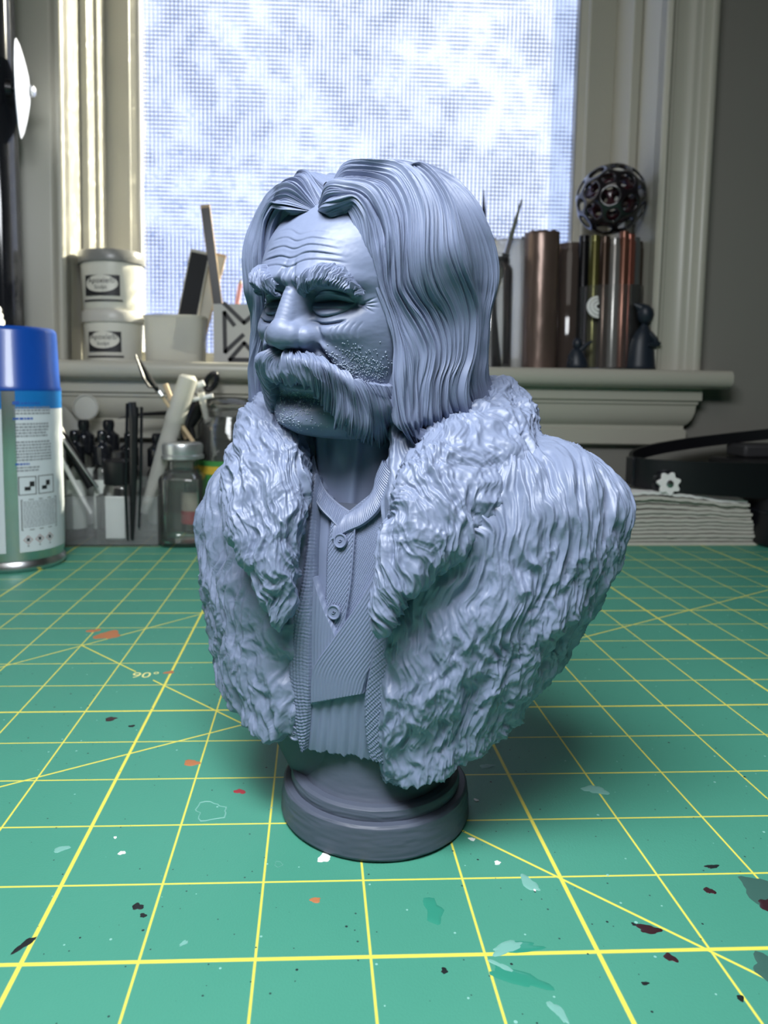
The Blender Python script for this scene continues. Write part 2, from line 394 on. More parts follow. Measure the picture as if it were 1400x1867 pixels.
lines = mx_(lines, mx_(below(dist5(x_), 0.0200), below(dist5(y_), 0.0200)))
def diag(a, bb, c, lo=None, hi=None, wd=0.014):
    n = math.hypot(a, bb); d = t.math('ABSOLUTE', t.math('ADD', t.math('ADD', t.math('MULTIPLY', x_, a/n), t.math('MULTIPLY', y_, bb/n)), c/n))
    r = below(d, wd)
    if lo is not None: r = t.math('MULTIPLY', r, t.math('GREATER_THAN', x_, lo))
    if hi is not None: r = t.math('MULTIPLY', r, t.math('LESS_THAN', x_, hi))
    return r
lines = mx_(lines, diag(1, 1, -5.97, -1.98, -0.62)); lines = mx_(lines, diag(1, 1, -5.97, -0.24, None))
lines = mx_(lines, diag(0.577, -1, 3.66)); lines = mx_(lines, diag(1, -1, 9.92, None, 6))
wear = t.n('ShaderNodeTexNoise', i_Scale=1.7, i_Detail=5.0, i_Roughness=0.7); t.l(mp.outputs[0], wear.inputs['Vector'])
wr = t.n('ShaderNodeMapRange', i_From_Min=0.285, i_From_Max=0.33); t.l(wear.outputs['Fac'], wr.inputs['Value'])
lines = t.math('MULTIPLY', lines, wr.outputs[0])
big = t.n('ShaderNodeTexNoise', i_Scale=0.35, i_Detail=4.0); t.l(mp.outputs[0], big.inputs['Vector'])
fine = t.n('ShaderNodeTexNoise', i_Scale=45.0, i_Detail=2.0); t.l(mp.outputs[0], fine.inputs['Vector'])
g1c = t.mix(big.outputs['Fac'], (0.052, 0.258, 0.180), (0.072, 0.305, 0.218))
g1c = t.mix(t.math('MULTIPLY', fine.outputs['Fac'], 0.35), g1c, (0.065, 0.27, 0.20))
col_ = t.mix(lines, g1c, (0.80, 0.72, 0.10))
for sc_, thr, cc, rnd in ((2.1, 0.035, (0.012, 0.03, 0.03), 0.72), (2.9, 0.045, (0.25, 0.52, 0.46), 0.78), (5.5, 0.06, (0.02, 0.07, 0.06), 0.80)):
    vo = t.n('ShaderNodeTexVoronoi', voronoi_dimensions='2D', i_Scale=sc_); t.l(mp.outputs[0], vo.inputs['Vector'])
    cs = t.n('ShaderNodeSeparateColor'); t.l(vo.outputs['Color'], cs.inputs[0])
    pick = t.math('GREATER_THAN', cs.outputs[0], rnd); sz = t.math('MULTIPLY', cs.outputs[1], thr)
    hit = t.math('MULTIPLY', pick, t.math('LESS_THAN', t.math('DIVIDE', vo.outputs['Distance'], 1.0), sz))
    col_ = t.mix(hit, col_, cc)
t.l(col_, b.inputs['Base Color'])
rr = t.n('ShaderNodeMapRange', i_To_Min=0.42, i_To_Max=0.58); t.l(big.outputs['Fac'], rr.inputs['Value']); t.l(rr.outputs[0], b.inputs['Roughness'])
bp = t.n('ShaderNodeBump', i_Strength=0.25, i_Distance=0.0003); t.l(fine.outputs['Fac'], bp.inputs['Height']); t.l(bp.outputs[0], b.inputs['Normal'])
b.inputs['Specular IOR Level'].default_value = 0.35
M_ = thing('cutting_mat', (0, 0, 0), 'green self-healing cutting mat with yellow grid lines covering the desk', 'cutting mat')
MB().box(-22, 33, -10, 19.4, -0.118, 0).build('mat_sheet', t.m, M_, smooth=False)
ln_m = mat('yellow_print', (0.80, 0.76, 0.30), rough=0.5)
def text_mesh(body, size, depth=0.002):
    fc = bpy.data.curves.new('t', 'FONT'); fc.body = body; fc.size = size; fc.extrude = depth; fc.align_x = 'CENTER'; fc.align_y = 'CENTER'; fc.resolution_u = 3
    fo = bpy.data.objects.new('t', fc); COL.objects.link(fo); dg = bpy.context.evaluated_depsgraph_get(); ev = fo.evaluated_get(dg); me = ev.to_mesh()
    V = [tuple(v.co) for v in me.vertices]; F = [tuple(p.vertices) for p in me.polygons]; ev.to_mesh_clear(); bpy.data.objects.remove(fo); bpy.data.curves.remove(fc)
    return V, F
tv, tf = text_mesh('90°', .34, .001)
fo = MB().add([(x-.42, y+6.42, .0015+z) for x, y, z in tv], tf).build('angle_mark', ln_m, M_, smooth=False); fo['label'] = 'small yellow printed 90 degree mark'

# dried paint marks on the mat
stain_cols = {'maroon': mat('dried_maroon_paint', (0.035, 0.012, 0.016), rough=0.35), 'red': mat('dried_red_paint', (0.35, 0.03, 0.04), rough=0.5),
    'orange': mat('dried_orange_paint', (0.45, 0.17, 0.07), rough=0.6), 'white': mat('dried_white_paint', (0.85, 0.86, 0.82), rough=0.5),
    'black': mat('dried_black_paint', (0.01, 0.012, 0.014), rough=0.5), 'green': mat('glue_smear', (0.035, 0.26, 0.18), rough=0.12),
    'pale': mat('pale_scuff', (0.18, 0.42, 0.36), rough=0.5), 'grey': mat('grey_smear', (0.045, 0.12, 0.10), rough=0.3)}
def blob(px, py, rx, ry, c, seed, ang=0.0, hollow=False, zz=0.004):
    rnd = np.random.RandomState(seed); cpt = PZ(px, py); n = 26; a = np.arange(n)*2*np.pi/n
    k = 1+0.18*np.sin(2*a+rnd.rand()*6)+0.14*np.sin(3*a+rnd.rand()*6)+0.10*np.sin(5*a+rnd.rand()*6)+rnd.randn(n)*0.05
    ca, sa = math.cos(ang), math.sin(ang)
    def ring(s, z): x, y = rx*k*s*np.cos(a), ry*k*s*np.sin(a); return np.stack([cpt[0]+x*ca-y*sa, cpt[1]+x*sa+y*ca, np.full(n, z)], -1)
    m = MB()
    if hollow:
        V = np.concatenate([ring(1, 0.0005), ring(0.98, zz), ring(0.93, zz), ring(0.91, 0.0005)])
        F = [(j*n+i, j*n+(i+1) % n, (j+1)*n+(i+1) % n, (j+1)*n+i) for j in range(3) for i in range(n)]
    else:
        V = np.concatenate([ring(1, 0.0005), ring(0.93, zz), ring(0.55, zz*1.3)])
        F = [(j*n+i, j*n+(i+1) % n, (j+1)*n+(i+1) % n, (j+1)*n+i) for j in range(2) for i in range(n)]+[tuple(2*n+i for i in range(n))]
    m.add(V, F); o = m.build('paint_stain', stain_cols[c], M_); o['label'] = c+' dried mark' if c not in ('green',) else 'glossy smear'
for i, a in enumerate([(1182, 1694, .10, .06, 'maroon', 0), (1222, 1746, .05, .05, 'maroon', 0), (1293, 1624, .05, .05, 'maroon', .4), (1298, 1580, .07, .03, 'black', .2),
    (1402, 1650, .10, .09, 'maroon', 0.3), (1396, 1632, .17, .30, 'grey', 0.2), (1412, 1775, .14, .20, 'grey', .5),
    (197, 1158, .22, .28, 'orange', .3), (170, 1150, .13, .10, 'orange', .3), (349, 1391, .10, .08, 'orange', .4), (308, 1226, .08, .07, 'orange', 0), (575, 1641, .05, .04, 'orange', .6),
    (437, 1443, .065, .055, 'red', 0), (202, 1311, .09, .06, 'maroon', 0), (240, 1324, .04, .04, 'black', 0), (45, 1722, .10, .04, 'black', .9), (251, 1653, .05, .05, 'black', 0), (261, 1669, .03, .03, 'black', 0),
    (591, 1564, .07, .07, 'white', 0), (925, 1728, .17, .055, 'pale', .35), (950, 1727, .20, .06, 'green', .1), (945, 1782, .22, .09, 'green', -.5), (915, 1762, .11, .03, 'pale', -.7),
    (790, 1660, .09, .16, 'green', 0), (965, 1610, .06, .14, 'pale', .5), (971, 1618, .03, .05, 'white', .2), (888, 1397, .09, .06, 'pale', 0), (860, 1530, .035, .03, 'white', 0), (907, 1573, .035, .03, 'white', 0), (868, 1459, .03, .03, 'white', 0),
    (222, 1555, .035, .035, 'white', 0), (210, 1527, .02, .02, 'white', 0), (112, 1548, .10, .04, 'pale', .5), (1018, 1845, .04, .12, 'pale', .3), (810, 1770, .03, .03, 'black', 0),
    (1155, 1685, .02, .02, 'black', 0), (1176, 1793, .03, .02, 'black', 0), (1350, 1820, .03, .03, 'black', 0), (335, 1720, .05, .02, 'pale', .8), (1085, 1440, .14, .10, 'pale', 0)]):
    blob(*a[:5], 100+i, a[5], zz=0.002+0.0006*(i % 5))
blob(384, 1479, .20, .17, 'pale', 400, 0, True); blob(508, 1576, .045, .04, 'pale', 401, 0, True)

# ------------------------------------------------------------------ the bust
BC = np.array([3.22, 2.34, 0.0])        # centre of the pedestal on the mat
B = thing('resin_bust', BC, 'blue-grey resin bust of a long-haired man with a walrus moustache and fur coat', 'bust')
def part(name, G, mt=resin, flip=False, wu=False, wv=False, par=None, **k):
    o = grid(name, G-BC, mt, par or B, wu=wu, wv=wv, flip=flip, **k); return o

# pedestal, a stepped disc and a short column
def turned(name, prof, amp, seed, mt):
    na = 220; prof = np.array(prof, float); tt = np.linspace(0, 1, 8*len(prof))
    r = np.interp(tt*(len(prof)-1), np.arange(len(prof)), prof[:, 0]); z = np.interp(tt*(len(prof)-1), np.arange(len(prof)), prof[:, 1])
    A = np.linspace(0, 2*np.pi, na, endpoint=False); R, AA = np.meshgrid(r, A); Z = np.repeat(z[None], na, 0)
    R = R+amp*(R > 0.3)*(1-np.abs(pn(AA*3+pn(AA*5, Z*8, 3)*.6, Z*22, seed))*3)*.5
    G = np.stack([BC[0]+R*np.cos(AA), BC[1]+R*np.sin(AA), Z], -1)
    return part(name, G, mt, wu=True, sharp=None)
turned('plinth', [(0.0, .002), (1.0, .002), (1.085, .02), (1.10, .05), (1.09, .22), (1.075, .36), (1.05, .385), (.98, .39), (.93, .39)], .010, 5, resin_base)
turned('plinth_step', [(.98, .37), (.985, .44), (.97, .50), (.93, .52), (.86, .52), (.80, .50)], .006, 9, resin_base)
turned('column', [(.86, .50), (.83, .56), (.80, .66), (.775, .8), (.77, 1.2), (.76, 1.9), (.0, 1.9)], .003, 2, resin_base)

# ---- head frame
HO = P(648, 548, 2.38); TH, AL = math.radians(40), math.radians(7)
HR = np.array([math.cos(TH), -math.sin(TH), 0.0]); _f0 = np.array([-math.sin(TH), -math.cos(TH), 0.0]); _z = np.array([0, 0, 1.0])
HF = _f0*math.cos(AL)-_z*math.sin(AL); HU = _z*math.cos(AL)+_f0*math.sin(AL)
RH = math.radians(4.5); HR, HU = HR*math.cos(RH)-HU*math.sin(RH), HU*math.cos(RH)+HR*math.sin(RH)
def h2w(u, v, d): u, v, d = np.broadcast_arrays(u, v, d); return HO+u[..., None]*HR+v[..., None]*HU+d[..., None]*HF
def w2h(X_): q = X_-HO; return np.stack([q@HR, q@HU, q@HF], -1)

# ---- face
vk = [-1.52, -1.44, -1.36, -1.22, -1.08, -.94, -.80, -.6, -.4, -.2, 0, .15, .35, .6, .85, 1.05, 1.2]
bk = [.30, .72, .93, 1.04, 1.03, .99, 1.04, 1.08, 1.05, 1.03, 1.05, 1.09, 1.08, .98, .78, .55, .36]
ak = [.45, .62, .70, .77, .82, .85, .88, .92, .95, .96, .95, .92, .92, .88, .77, .56, .36]
def face_depth(u, v, full=True):
    a = interp(v, vk, ak); b_ = interp(v, vk, bk)
    au = np.clip(np.abs(u)/a, 0, 1); n = 2.25
    return b_*(1-au**n)**(1/n)
def face():
    nv, ns = 520, 460
    v = np.linspace(-1.52, 1.2, nv); ph = np.linspace(-1.75, 1.75, ns); PHI, V = np.meshgrid(ph, v, indexing='xy')
    a = interp(V, vk, ak); b_ = interp(V, vk, bk); n = 2.25
    u = a*np.sign(np.sin(PHI))*np.abs(np.sin(PHI))**(2/n); d = b_*np.sign(np.cos(PHI))*np.abs(np.cos(PHI))**(2/n)
    fr = sst(d, 0.0, 0.45)
    D = np.zeros_like(u)                      # forward displacement
    au = np.abs(u)
    D -= .07*G2(au, V, .315, -.28, .03, .07, .5)
    # brow ridge, frown, sockets
    D += .115*G2(au, V, .34, .235, .24, .075, -.10)+.06*G2(au, V, 0, .20, .12, .07)
    D -= .24*G2(au, V, .36, .03, .21, .095)
    D -= .10*G2(au, V, .13, .06, .05, .10)
    D -= .05*G2(au, V, .045, .22, .014, .085)+.045*G2(au, V, .10, .235, .014, .09, .25)+.03*G2(au, V, 0, .12, .06, .022)
    # eyeball with lids
    e = np.clip(1-((au-.37)/.21)**2-((V+.0)/.125)**2, 0, 1)
    D += .125*np.sqrt(e)
    D -= .045*np.exp(-((V-.002-.012*np.cos((au-.37)*9))/.012)**2)*sst(.215-np.abs(au-.37), 0, .03)   # closed slit
    D += .030*np.exp(-((V+.030)/.016)**2)*sst(.2-np.abs(au-.37), 0, .05)                            # lower lid rim
    D += .030*np.exp(-((V-.045-.03*np.cos((au-.37)*6))/.020)**2)*sst(.23-np.abs(au-.37), 0, .05)
    # heavy upper fold
    D += .05*G2(au, V, .47, .10, .16, .045, -.35)
    # bag under the eye with a crease
    cr_ = -.16-.045*np.cos((au-.38)*7)
    D += .055*G2(au, V, .37, -.105, .17, .055)
    D -= .050*np.exp(-((V-cr_)/.014)**2)*sst(.23-np.abs(au-.37), 0, .10)
    D += .05*G2(au, V, .40, -.26, .20, .07)
    # crow's feet and cheek creases
    for k_ in range(4):
        ang = -.55+.35*k_; L_ = (au-.63)*math.cos(ang)+(V+.02)*math.sin(ang); T_ = -(au-.63)*math.sin(ang)+(V+.02)*math.cos(ang)
        D -= .018*np.exp(-(T_/.010)**2)*sst(L_, -.02, .03)*sst(.17-L_, 0, .1)
    for k_ in range(5):
        x0 = .50+.045*k_; D -= .007*np.exp(-((au-x0-.16*(V+.24)-.008*np.sin(V*30))/.010)**2)*sst(V, -.36, -.30)*sst(-.16-V, 0, .05)
    # cheek bones, nasolabial fold, hollow cheeks
    D += .10*G2(au, V, .52, -.30, .17, .13, .3)
    fold = .27+.46*np.clip(-.36-V, 0, .6)+.04*np.sin(np.clip(-.36-V, 0, .6)*7)
    D -= .085*np.exp(-((au-fold)/.030)**2)*sst(-.33-V, 0, .08)*sst(V, -.95, -.70)
    D += .05*np.exp(-((au-fold-.09)/.06)**2)*sst(-.33-V, 0, .12)*sst(V, -.95, -.6)
    D -= .06*G2(au, V, .62, -.72, .14, .18)
    # lips and chin
    D += .06*G2(au, V, 0, -.66, .26, .10)+.055*G2(au, V, 0, -.885, .18, .035)-.05*G2(au, V, 0, -.805, .20, .014)
    D -= .07*G2(au, V, 0, -.985, .20, .045)+0*u
    D += .11*G2(au, V, 0, -1.20, .22, .13)
    D -= .02*G2(au, V, 0, -1.22, .02, .06)
    # forehead wrinkles that sag to the middle
    for k_, (vv, am) in enumerate(((.40, .011), (.47, .013), (.55, .011), (.63, .009), (.71, .006))):
        c_ = vv-.05*np.exp(-(au/.12)**2)+.05*np.sin((u+.15*k_)*4.6)*.5-.10*(au**2)
        D += .8*am*(np.exp(-((V-c_-.022)/.020)**2)-1.25*np.exp(-((V-c_)/.011)**2))*sst(.62-.05*k_-au, 0, .2)*(.7+.6*pn(u*4+k_, V*3, 8))
    D += .012*G2(au, V, .30, .50, .16, .16)
    sk = .0012*pn(u*26, V*26, 1)+.003*pn(u*9, V*9, 2)
    # nose: a chain of balls down the bridge, a round tip and two wings, blended into the face
    dd = d+D*fr
    def smax(a_, b2, k_): h_ = np.clip(.5+.5*(a_-b2)/k_, 0, 1); return b2*(1-h_)+a_*h_+k_*h_*(1-h_)
    balls = [(0, .08-.34*q, 1.165+.165*q, .085+.045*q) for q in np.linspace(0, 1, 9)]+[(0, -.30, 1.385, .165), (.07, -.315, 1.34, .15), (-.07, -.315, 1.34, .15), (.20, -.335, 1.235, .115), (-.20, -.335, 1.235, .115)]
    nose = np.full_like(dd, -9.0)
    for bu, bv, bf, br in balls:
        rho = np.hypot(u-bu, V-bv); nose = smax(nose, bf-br+np.sqrt(np.clip(br*br-rho*rho, 0, None))-2.2*np.maximum(rho-br, 0), .035)
    nose -= .10*G2(au, V, .10, -.46, .045, .025)
    dd = np.where(fr > .5, smax(dd, nose, .07+.06*sst(V, -.28, -.05)), dd)
    Pw = h2w(u, V, dd); Nn = normals(Pw)
    if np.mean(np.sum(Nn*(Pw-HO), -1)) < 0: Nn = -Nn
    return Pw+Nn*sk[..., None], u, V
FG, FU, FV = face()
def faceW(u, v, off=0.0):                     # nearest face point for (u, v), with an offset
    j = np.clip(((np.asarray(v)+1.52)/2.72*519).astype(int), 0, 519); row = FU[j]
    i = np.argmin(np.abs(row-np.asarray(u)[..., None]), -1); return FG[j, i]+off*(HF*0.8+HR*0.25*np.sign(u)[..., None])
head = part('head', FG, resin, flip=False)

# ---- hair shell: an egg round the head that widens towards the ends
def shell_ab(v):
    A = np.where(v > .25, 1.24*np.sqrt(np.clip(1-((v-.25)/1.30)**2, 0, 1)), 1.24+.05*sst(-v, -.25, .9)+.10*sst(-v, .9, 1.6)); return A, A*1.06
def shell_f(q, k=1.0):
    A, B_ = shell_ab(q[..., 1]/1.0); A = np.maximum(A*k, .02); B_ = np.maximum(B_*k, .02)
    return np.sqrt((q[..., 0]/A)**2+((q[..., 2]+.18)/B_)**2)-1
def hit(px, py, k=1.0):
    d = ray(px, py); tt = np.linspace(5.2, 11.5, 1600); Q = w2h(CAM+tt[:, None]*d); f = shell_f(Q, k)
    s = np.where((f[:-1] > 0) & (f[1:] <= 0))[0]
    return Q[s[0]+1] if len(s) else Q[np.argmin(f)]
def mid(px, py, off=.012):
    d = ray(px, py); q = w2h(CAM+0*d); q1 = w2h(CAM+d); t_ = -q[0]/(q1-q)[0]; r_ = q+(q1-q)*t_; r_[0] = off; return r_
def guide(g, n=22):
    """g: list of (px, py, k) hits on the shell, or (u, v, d) triples tagged with 'h'"""
    pts = [np.array(p[1:]) if p[0] == 'h' else mid(*p[1:]) if p[0] == 'm' else hit(p[0], p[1], p[2] if len(p) > 2 else 1.0) for p in g]
    pts = np.array(pts); s = np.r_[0, np.cumsum(np.linalg.norm(np.diff(pts, axis=0), axis=1))]; s /= s[-1]
    t = np.linspace(0, 1, n); return np.stack([interp(t, s, pts[:, i]) for i in range(3)], -1)
# near side guides, front edge to the back of the head
gd = [guide(g) for g in (
    [('m', 577, 389), (608, 376, .84), (642, 374, .72), (655, 412, .70), (662, 470, .74), (672, 520, .76), (692, 570, .76), (714, 640, .76), (716, 700, .76), (722, 770, .78), (744, 812, .82)],
    [('m', 577, 388), (606, 366, .99), (640, 360, 1.0), (662, 394, .98), (666, 450, .93), (672, 510, .89), (692, 560, .88), (716, 630, .90), (715, 700, .92), (722, 765, .93), (752, 815, .93)],
    [('m', 578, 384), (608, 345, 1.04), (655, 346, 1.05), (690, 396, 1.0), (694, 460, .99), (700, 520, .97), (724, 575, .97), (742, 640, 1.0), (742, 700, 1.0), (748, 765, .98), (780, 812, .96)],
    [('m', 580, 377), (622, 322, 1.0), (684, 328, 1.02), (722, 388, 1.03), (728, 455, 1.02), (735, 520, 1.0), (770, 580, 1.0), (785, 640, 1.02), (776, 700, 1.01), (778, 760, .99), (806, 806, .95)],
    [('m', 584, 366), (640, 308, 1.02), (714, 318, 1.04), (756, 382, 1.05), (764, 455, 1.03), (776, 525, 1.01), (806, 590, 1.02), (814, 645, 1.03), (802, 700, 1.02), (804, 750, 1.0), (830, 799, .96)],
    [('m', 591, 350), (662, 300, 1.03), (746, 318, 1.05), (795, 386, 1.05), (806, 460, 1.03), (824, 530, 1.02), (838, 590, 1.03), (840, 645, 1.03), (832, 700, 1.02), (838, 745, 1.01), (858, 786, .98)],
    [('m', 602, 330), (695, 298, 1.03), (780, 330, 1.05), (832, 408, 1.05), (846, 480, 1.04), (860, 545, 1.04), (868, 600, 1.04), (870, 650, 1.04), (866, 700, 1.05), (878, 735, 1.10), (902, 754, 1.16)],
    [('h', .01, 1.30, -.20), ('h', .46, 1.40, -.45), ('h', .88, 1.08, -.78), ('h', 1.14, .6, -.88), ('h', 1.24, .1, -.85), ('h', 1.22, -.3, -.75), ('h', 1.22, -.8, -.75), ('h', 1.35, -1.2, -.85), ('h', 1.42, -1.34, -.95)],
    [('h', .02, 1.40, -.62), ('h', .40, 1.28, -1.05), ('h', .7, .88, -1.30), ('h', .85, .3, -1.38), ('h', .85, -.3, -1.3), ('h', .9, -.9, -1.25), ('h', .95, -1.35, -1.3)],
    [('h', .0, 1.25, -.95), ('h', .12, 1.05, -1.32), ('h', .2, .6, -1.5), ('h', .2, .1, -1.52), ('h', .2, -.4, -1.45), ('h', .2, -.9, -1.35), ('h', .2, -1.35, -1.4)])]
gd = np.array(gd)
# stronger wave in the lower half, shared by neighbouring strands
def hair(side, seed, ns=1150, nt=330):
    g = gd.copy(); t = np.linspace(0, 1, nt)
    mid_ = g[:, 9]; cd = np.r_[0, np.cumsum(np.linalg.norm(np.diff(mid_, axis=0), axis=1))]; ks = np.linspace(0, 1, len(g))
    wgt = np.r_[0, np.cumsum(np.linalg.norm(np.diff(mid_, axis=0), axis=1)*np.array([1.6, 1, 1, 1, 1, 1, 1, .55, .4]))]
    s = np.interp(np.linspace(0, wgt[-1], ns), wgt, ks); cdist = np.interp(s, ks, cd)
    S0 = np.array([catmull(gi, t) for gi in g])        # guides x nt x 3
    # slowly drifting strand order makes the locks merge and part
    Sg, Tg = np.meshgrid(s, t, indexing='ij')
    C0 = catmull(S0, s)                                 # ns x nt x 3
    C = np.zeros_like(C0)
    for j in range(nt):                                 # let the strands wave sideways as they fall
        sw = s+.016*sst(t[j], .25, .55)*np.sin(15*t[j]+9*s+seed)*sst(s, 0, .12)+.010*sst(t[j], .2, .5)*pn(s*14, t[j]*5+0*s, seed+8)*sst(s, 0, .05)
        C[:, j] = catmull(S0[:, j], sw)
    q = C.copy(); q[..., 0] *= side
    Wd = h2w(q[..., 0], q[..., 1], q[..., 2]); N_ = normals(Wd)
    cen = h2w(np.array(0.), np.array(-.1), np.array(-.18))
    sg = np.sign(np.sum(N_*(Wd-cen), -1).mean()); N_ = N_*sg
    # lock structure in s, width in inches across
    wx_ = cdist[:, None]*20+0*Tg+.9*pn(Sg*9, Tg*3.2, seed)+.35*pn(Sg*22, Tg*5, seed+1)
    lock = pn(wx_*.27, Tg*1.4, seed+2); big_ = pn(wx_*.11, Tg*1.1+5, seed+6)
    r1 = 1-np.abs(pn(wx_*.95, Tg*1.8, seed+3))*2.6
    r2 = 1-np.abs(pn(wx_*2.3, Tg*2.6, seed+4))*2.6
    fade = sst(Tg, 0, .10+.22*sst(Sg, .35, .7))
    amp = .15+.85*fade
    crease = np.exp(-(pn(wx_*.40, Tg*1.2, seed+7)/.055)**2)
    D = amp*(.13*lock+.17*big_+.034*r1+.015*r2-.045*crease)
    if side > 0: D *= 1.0
    edge = sst(Sg, 0, .03); D *= .25+.75*edge
    tip = sst(Tg, .90, 1.0)*(.10+.12*(1-r1)+.18*np.clip(.3-lock, 0, 1)); D -= tip
    Wd = Wd+N_*D[..., None]
    # uneven lengths: slide the last stretch along the strand
    cut = .05*(pn(wx_*.45, 0*Tg, seed+5)+.3*r1)*sst(Tg, .72, 1.0)
    Wd = Wd+np.array([0, 0, 1.0])*(-cut[..., None]*2.2)
    return Wd
HRt = hair(1, 31); HLt = hair(-1, 57)
part('hair', HRt, resin); part('hair', HLt, resin, flip=True)

# ---- ray hits on the face for moustache guides
def fhit(px, py, off):
    d = ray(px, py); tt = np.linspace(5.0, 9.5, 1400); Q = w2h(CAM+tt[:, None]*d)
    f = Q[:, 2]-(face_depth(Q[:, 0], Q[:, 1])+off); bad = np.abs(Q[:, 0]) > interp(Q[:, 1], vk, ak)*.999
    f = np.where(bad, 1, f); s = np.where((f[:-1] > 0) & (f[1:] <= 0))[0]
    return Q[s[0]+1] if len(s) else hit(px, py, .80)
mg = [[fhit(*p) for p in g] for g in (
    [(526, 648, .10), (530, 660, .16), (533, 672, .17), (536, 684, .16), (537, 694, .10)],
    [(540, 641, .04), (552, 655, .24), (562, 674, .26), (570, 694, .24), (572, 712, .14)],
    [(560, 642, .04), (582, 664, .27), (592, 694, .29), (594, 726, .26), (592, 752, .14)],
    [(586, 652, .03), (612, 680, .25), (622, 718, .29), (622, 756, .26), (618, 784, .14)],
    [(615, 672, .02), (640, 702, .22), (650, 742, .27), (650, 778, .24), (646, 802, .12)],
    [(645, 686, .0), (668, 714, .18), (680, 756, .24), (682, 794, .22), (684, 816, .14)],
    [(675, 690, .0), (694, 722, .18), (706, 764, .24), (714, 800, .24), (722, 826, .18)],
    [(712, 690, .0), (722, 724, .2), (734, 766, .26), (744, 800, .26), (750, 824, .2)])]
mg = np.array(mg)
mg[0] = [(.012, v_, float(face_depth(np.array(.0), np.array(v_)))+o_) for v_, o_ in ((-.46, .08), (-.54, .18), (-.65, .20), (-.72, .18), (-.79, .10))]
def tash(side, seed, ns=520, nt=200):
    t = np.linspace(0, 1, nt); s = np.linspace(0, 1, ns)
    C = catmull(np.array([catmull(g, t) for g in mg]), s); C[..., 0] = np.abs(C[..., 0])*0+C[..., 0]
    # near the midline both halves start at the centre
    Sg, Tg = np.meshgrid(s, t, indexing='ij')
    q = C.copy(); 
    if side < 0: q[..., 0] *= -.86; q[..., 2] -= .12*sst(Sg, 0, .3)
    Wd = h2w(q[..., 0], q[..., 1], q[..., 2]); N_ = normals(Wd); N_ *= np.sign(np.sum(N_*HF, -1).mean())
    wx_ = Sg*44+.7*pn(Sg*10, Tg*2.5, seed)+.25*pn(Sg*26, Tg*5, seed+1)
    lock = pn(wx_*.30, Tg*1.2, seed+2)
    r1 = 1-np.abs(pn(wx_*.95, Tg*1.4, seed+3))*2.6; r2 = 1-np.abs(pn(wx_*2.2, Tg*2.0, seed+4))*2.6
    D = .07*lock+.030*r1+.014*r2
    prof = np.minimum(sst(Tg, 0, .12), 1)
    D = D*(.3+.7*prof)-.10*(1-prof)-.14*sst(Tg, .86, 1.0)
    Wd = Wd+N_*D[..., None]
    Wd[..., 2] -= .16*(pn(wx_*.5, 0*Tg, seed+5)+.25*r1)*sst(Tg, .6, 1)
    return Wd
mu = part('moustache', tash(1, 71), resin); part('moustache', tash(-1, 91), resin, flip=True)

# ---- eyebrows: bushy tufts that sweep up and out
def brow(side, seed, ns=260, nt=90):
    s_ = np.linspace(0, 1, ns); c = catmull(np.array([(.13, .12), (.22, .195), (.36, .265), (.49, .265), (.60, .205), (.675, .10)]), s_)
    a = np.linspace(-.25, math.pi+.35, nt); Sg, Ag = np.meshgrid(s_, a, indexing='ij')
    hh = interp(s_, [0, .12, .5, .85, 1], [.035, .085, .095, .085, .02])[:, None]*(1+.15*pn(Sg*9, 0*Ag, seed))
    v = c[:, 1:2]-np.cos(Ag)*hh; u = c[:, 0:1]+0*Ag+.03*np.sin(Ag)
    st = Sg*20-np.cos(Ag)*-1.7*(.4+Sg)+.5*pn(Sg*9, Ag*1.3, seed)
    tuft = pn(st*.55, Ag*.6, seed+1); r1 = 1-np.abs(pn(st*1.5, Ag*.8, seed+2))*2.8
    d = face_depth(u, v)+.115*np.exp(-.5*((u-.34)/.26)**2)*np.exp(-.5*((v-.235)/.11)**2)
    th = .105*interp(s_, [0, .1, .6, .9, 1], [.3, .8, 1.1, 1.0, .3])[:, None]
    out = th*np.sin(np.clip(Ag, 0, math.pi))**.7*(1+0*Sg)+(.055*tuft+.020*r1)*np.sin(np.clip(Ag, 0, math.pi))**.4
    v = v-.05*tuft*np.sign(-np.cos(Ag))*-.5+.02*r1*np.sign(-np.cos(Ag))
    G = h2w(side*u, v, d-.03+out)
    return part('eyebrow', G, resin, flip=(side < 0))
brow(1, 3); brow(-1, 14)

# ---- body shell: elliptical rows, each with its own centre and half-widths
BY = math.radians(26); BR = np.array([math.cos(BY), -math.sin(BY), 0.]); BF = np.array([-math.sin(BY), -math.cos(BY), 0.])
YB = 2.55
rows = [  # image y, left and right silhouette at the mid depth, half depth
    (745, 560, 800, .62), (775, 500, 880, .72), (800, 455, 965, .86), (830, 424, 1032, 1.00), (860, 396, 1070, 1.10), (900, 374, 1083, 1.20), (950, 364, 1078, 1.27), (1000, 366, 1064, 1.31), (1060, 371, 1036, 1.33),
    (1120, 381, 1005, 1.32), (1180, 391, 972, 1.29), (1240, 402, 938, 1.24), (1300, 420, 902, 1.17), (1350, 452, 872, 1.10), (1400, 490, 840, 1.04), (1450, 520, 810, 1.0)]
rz, rc, ra, rb = [], [], [], []
for (py, l, r_, b_) in rows:
    Lw, Rw = P(l, py, YB), P(r_, py, YB); c_ = (Lw+Rw)/2; hw = (Rw-Lw)[0]/2
    rz.append(c_[2]); rc.append(c_[0]); rb.append(b_); ra.append(math.sqrt(max(hw*hw-(b_*math.sin(BY))**2, .05))/math.cos(BY))
o_ = np.argsort(rz); rz, rc, ra, rb = [np.array(q)[o_] for q in (rz, rc, ra, rb)]
def body_rows(z): return interp(z, rz, rc), interp(z, rz, ra), interp(z, rz, rb)
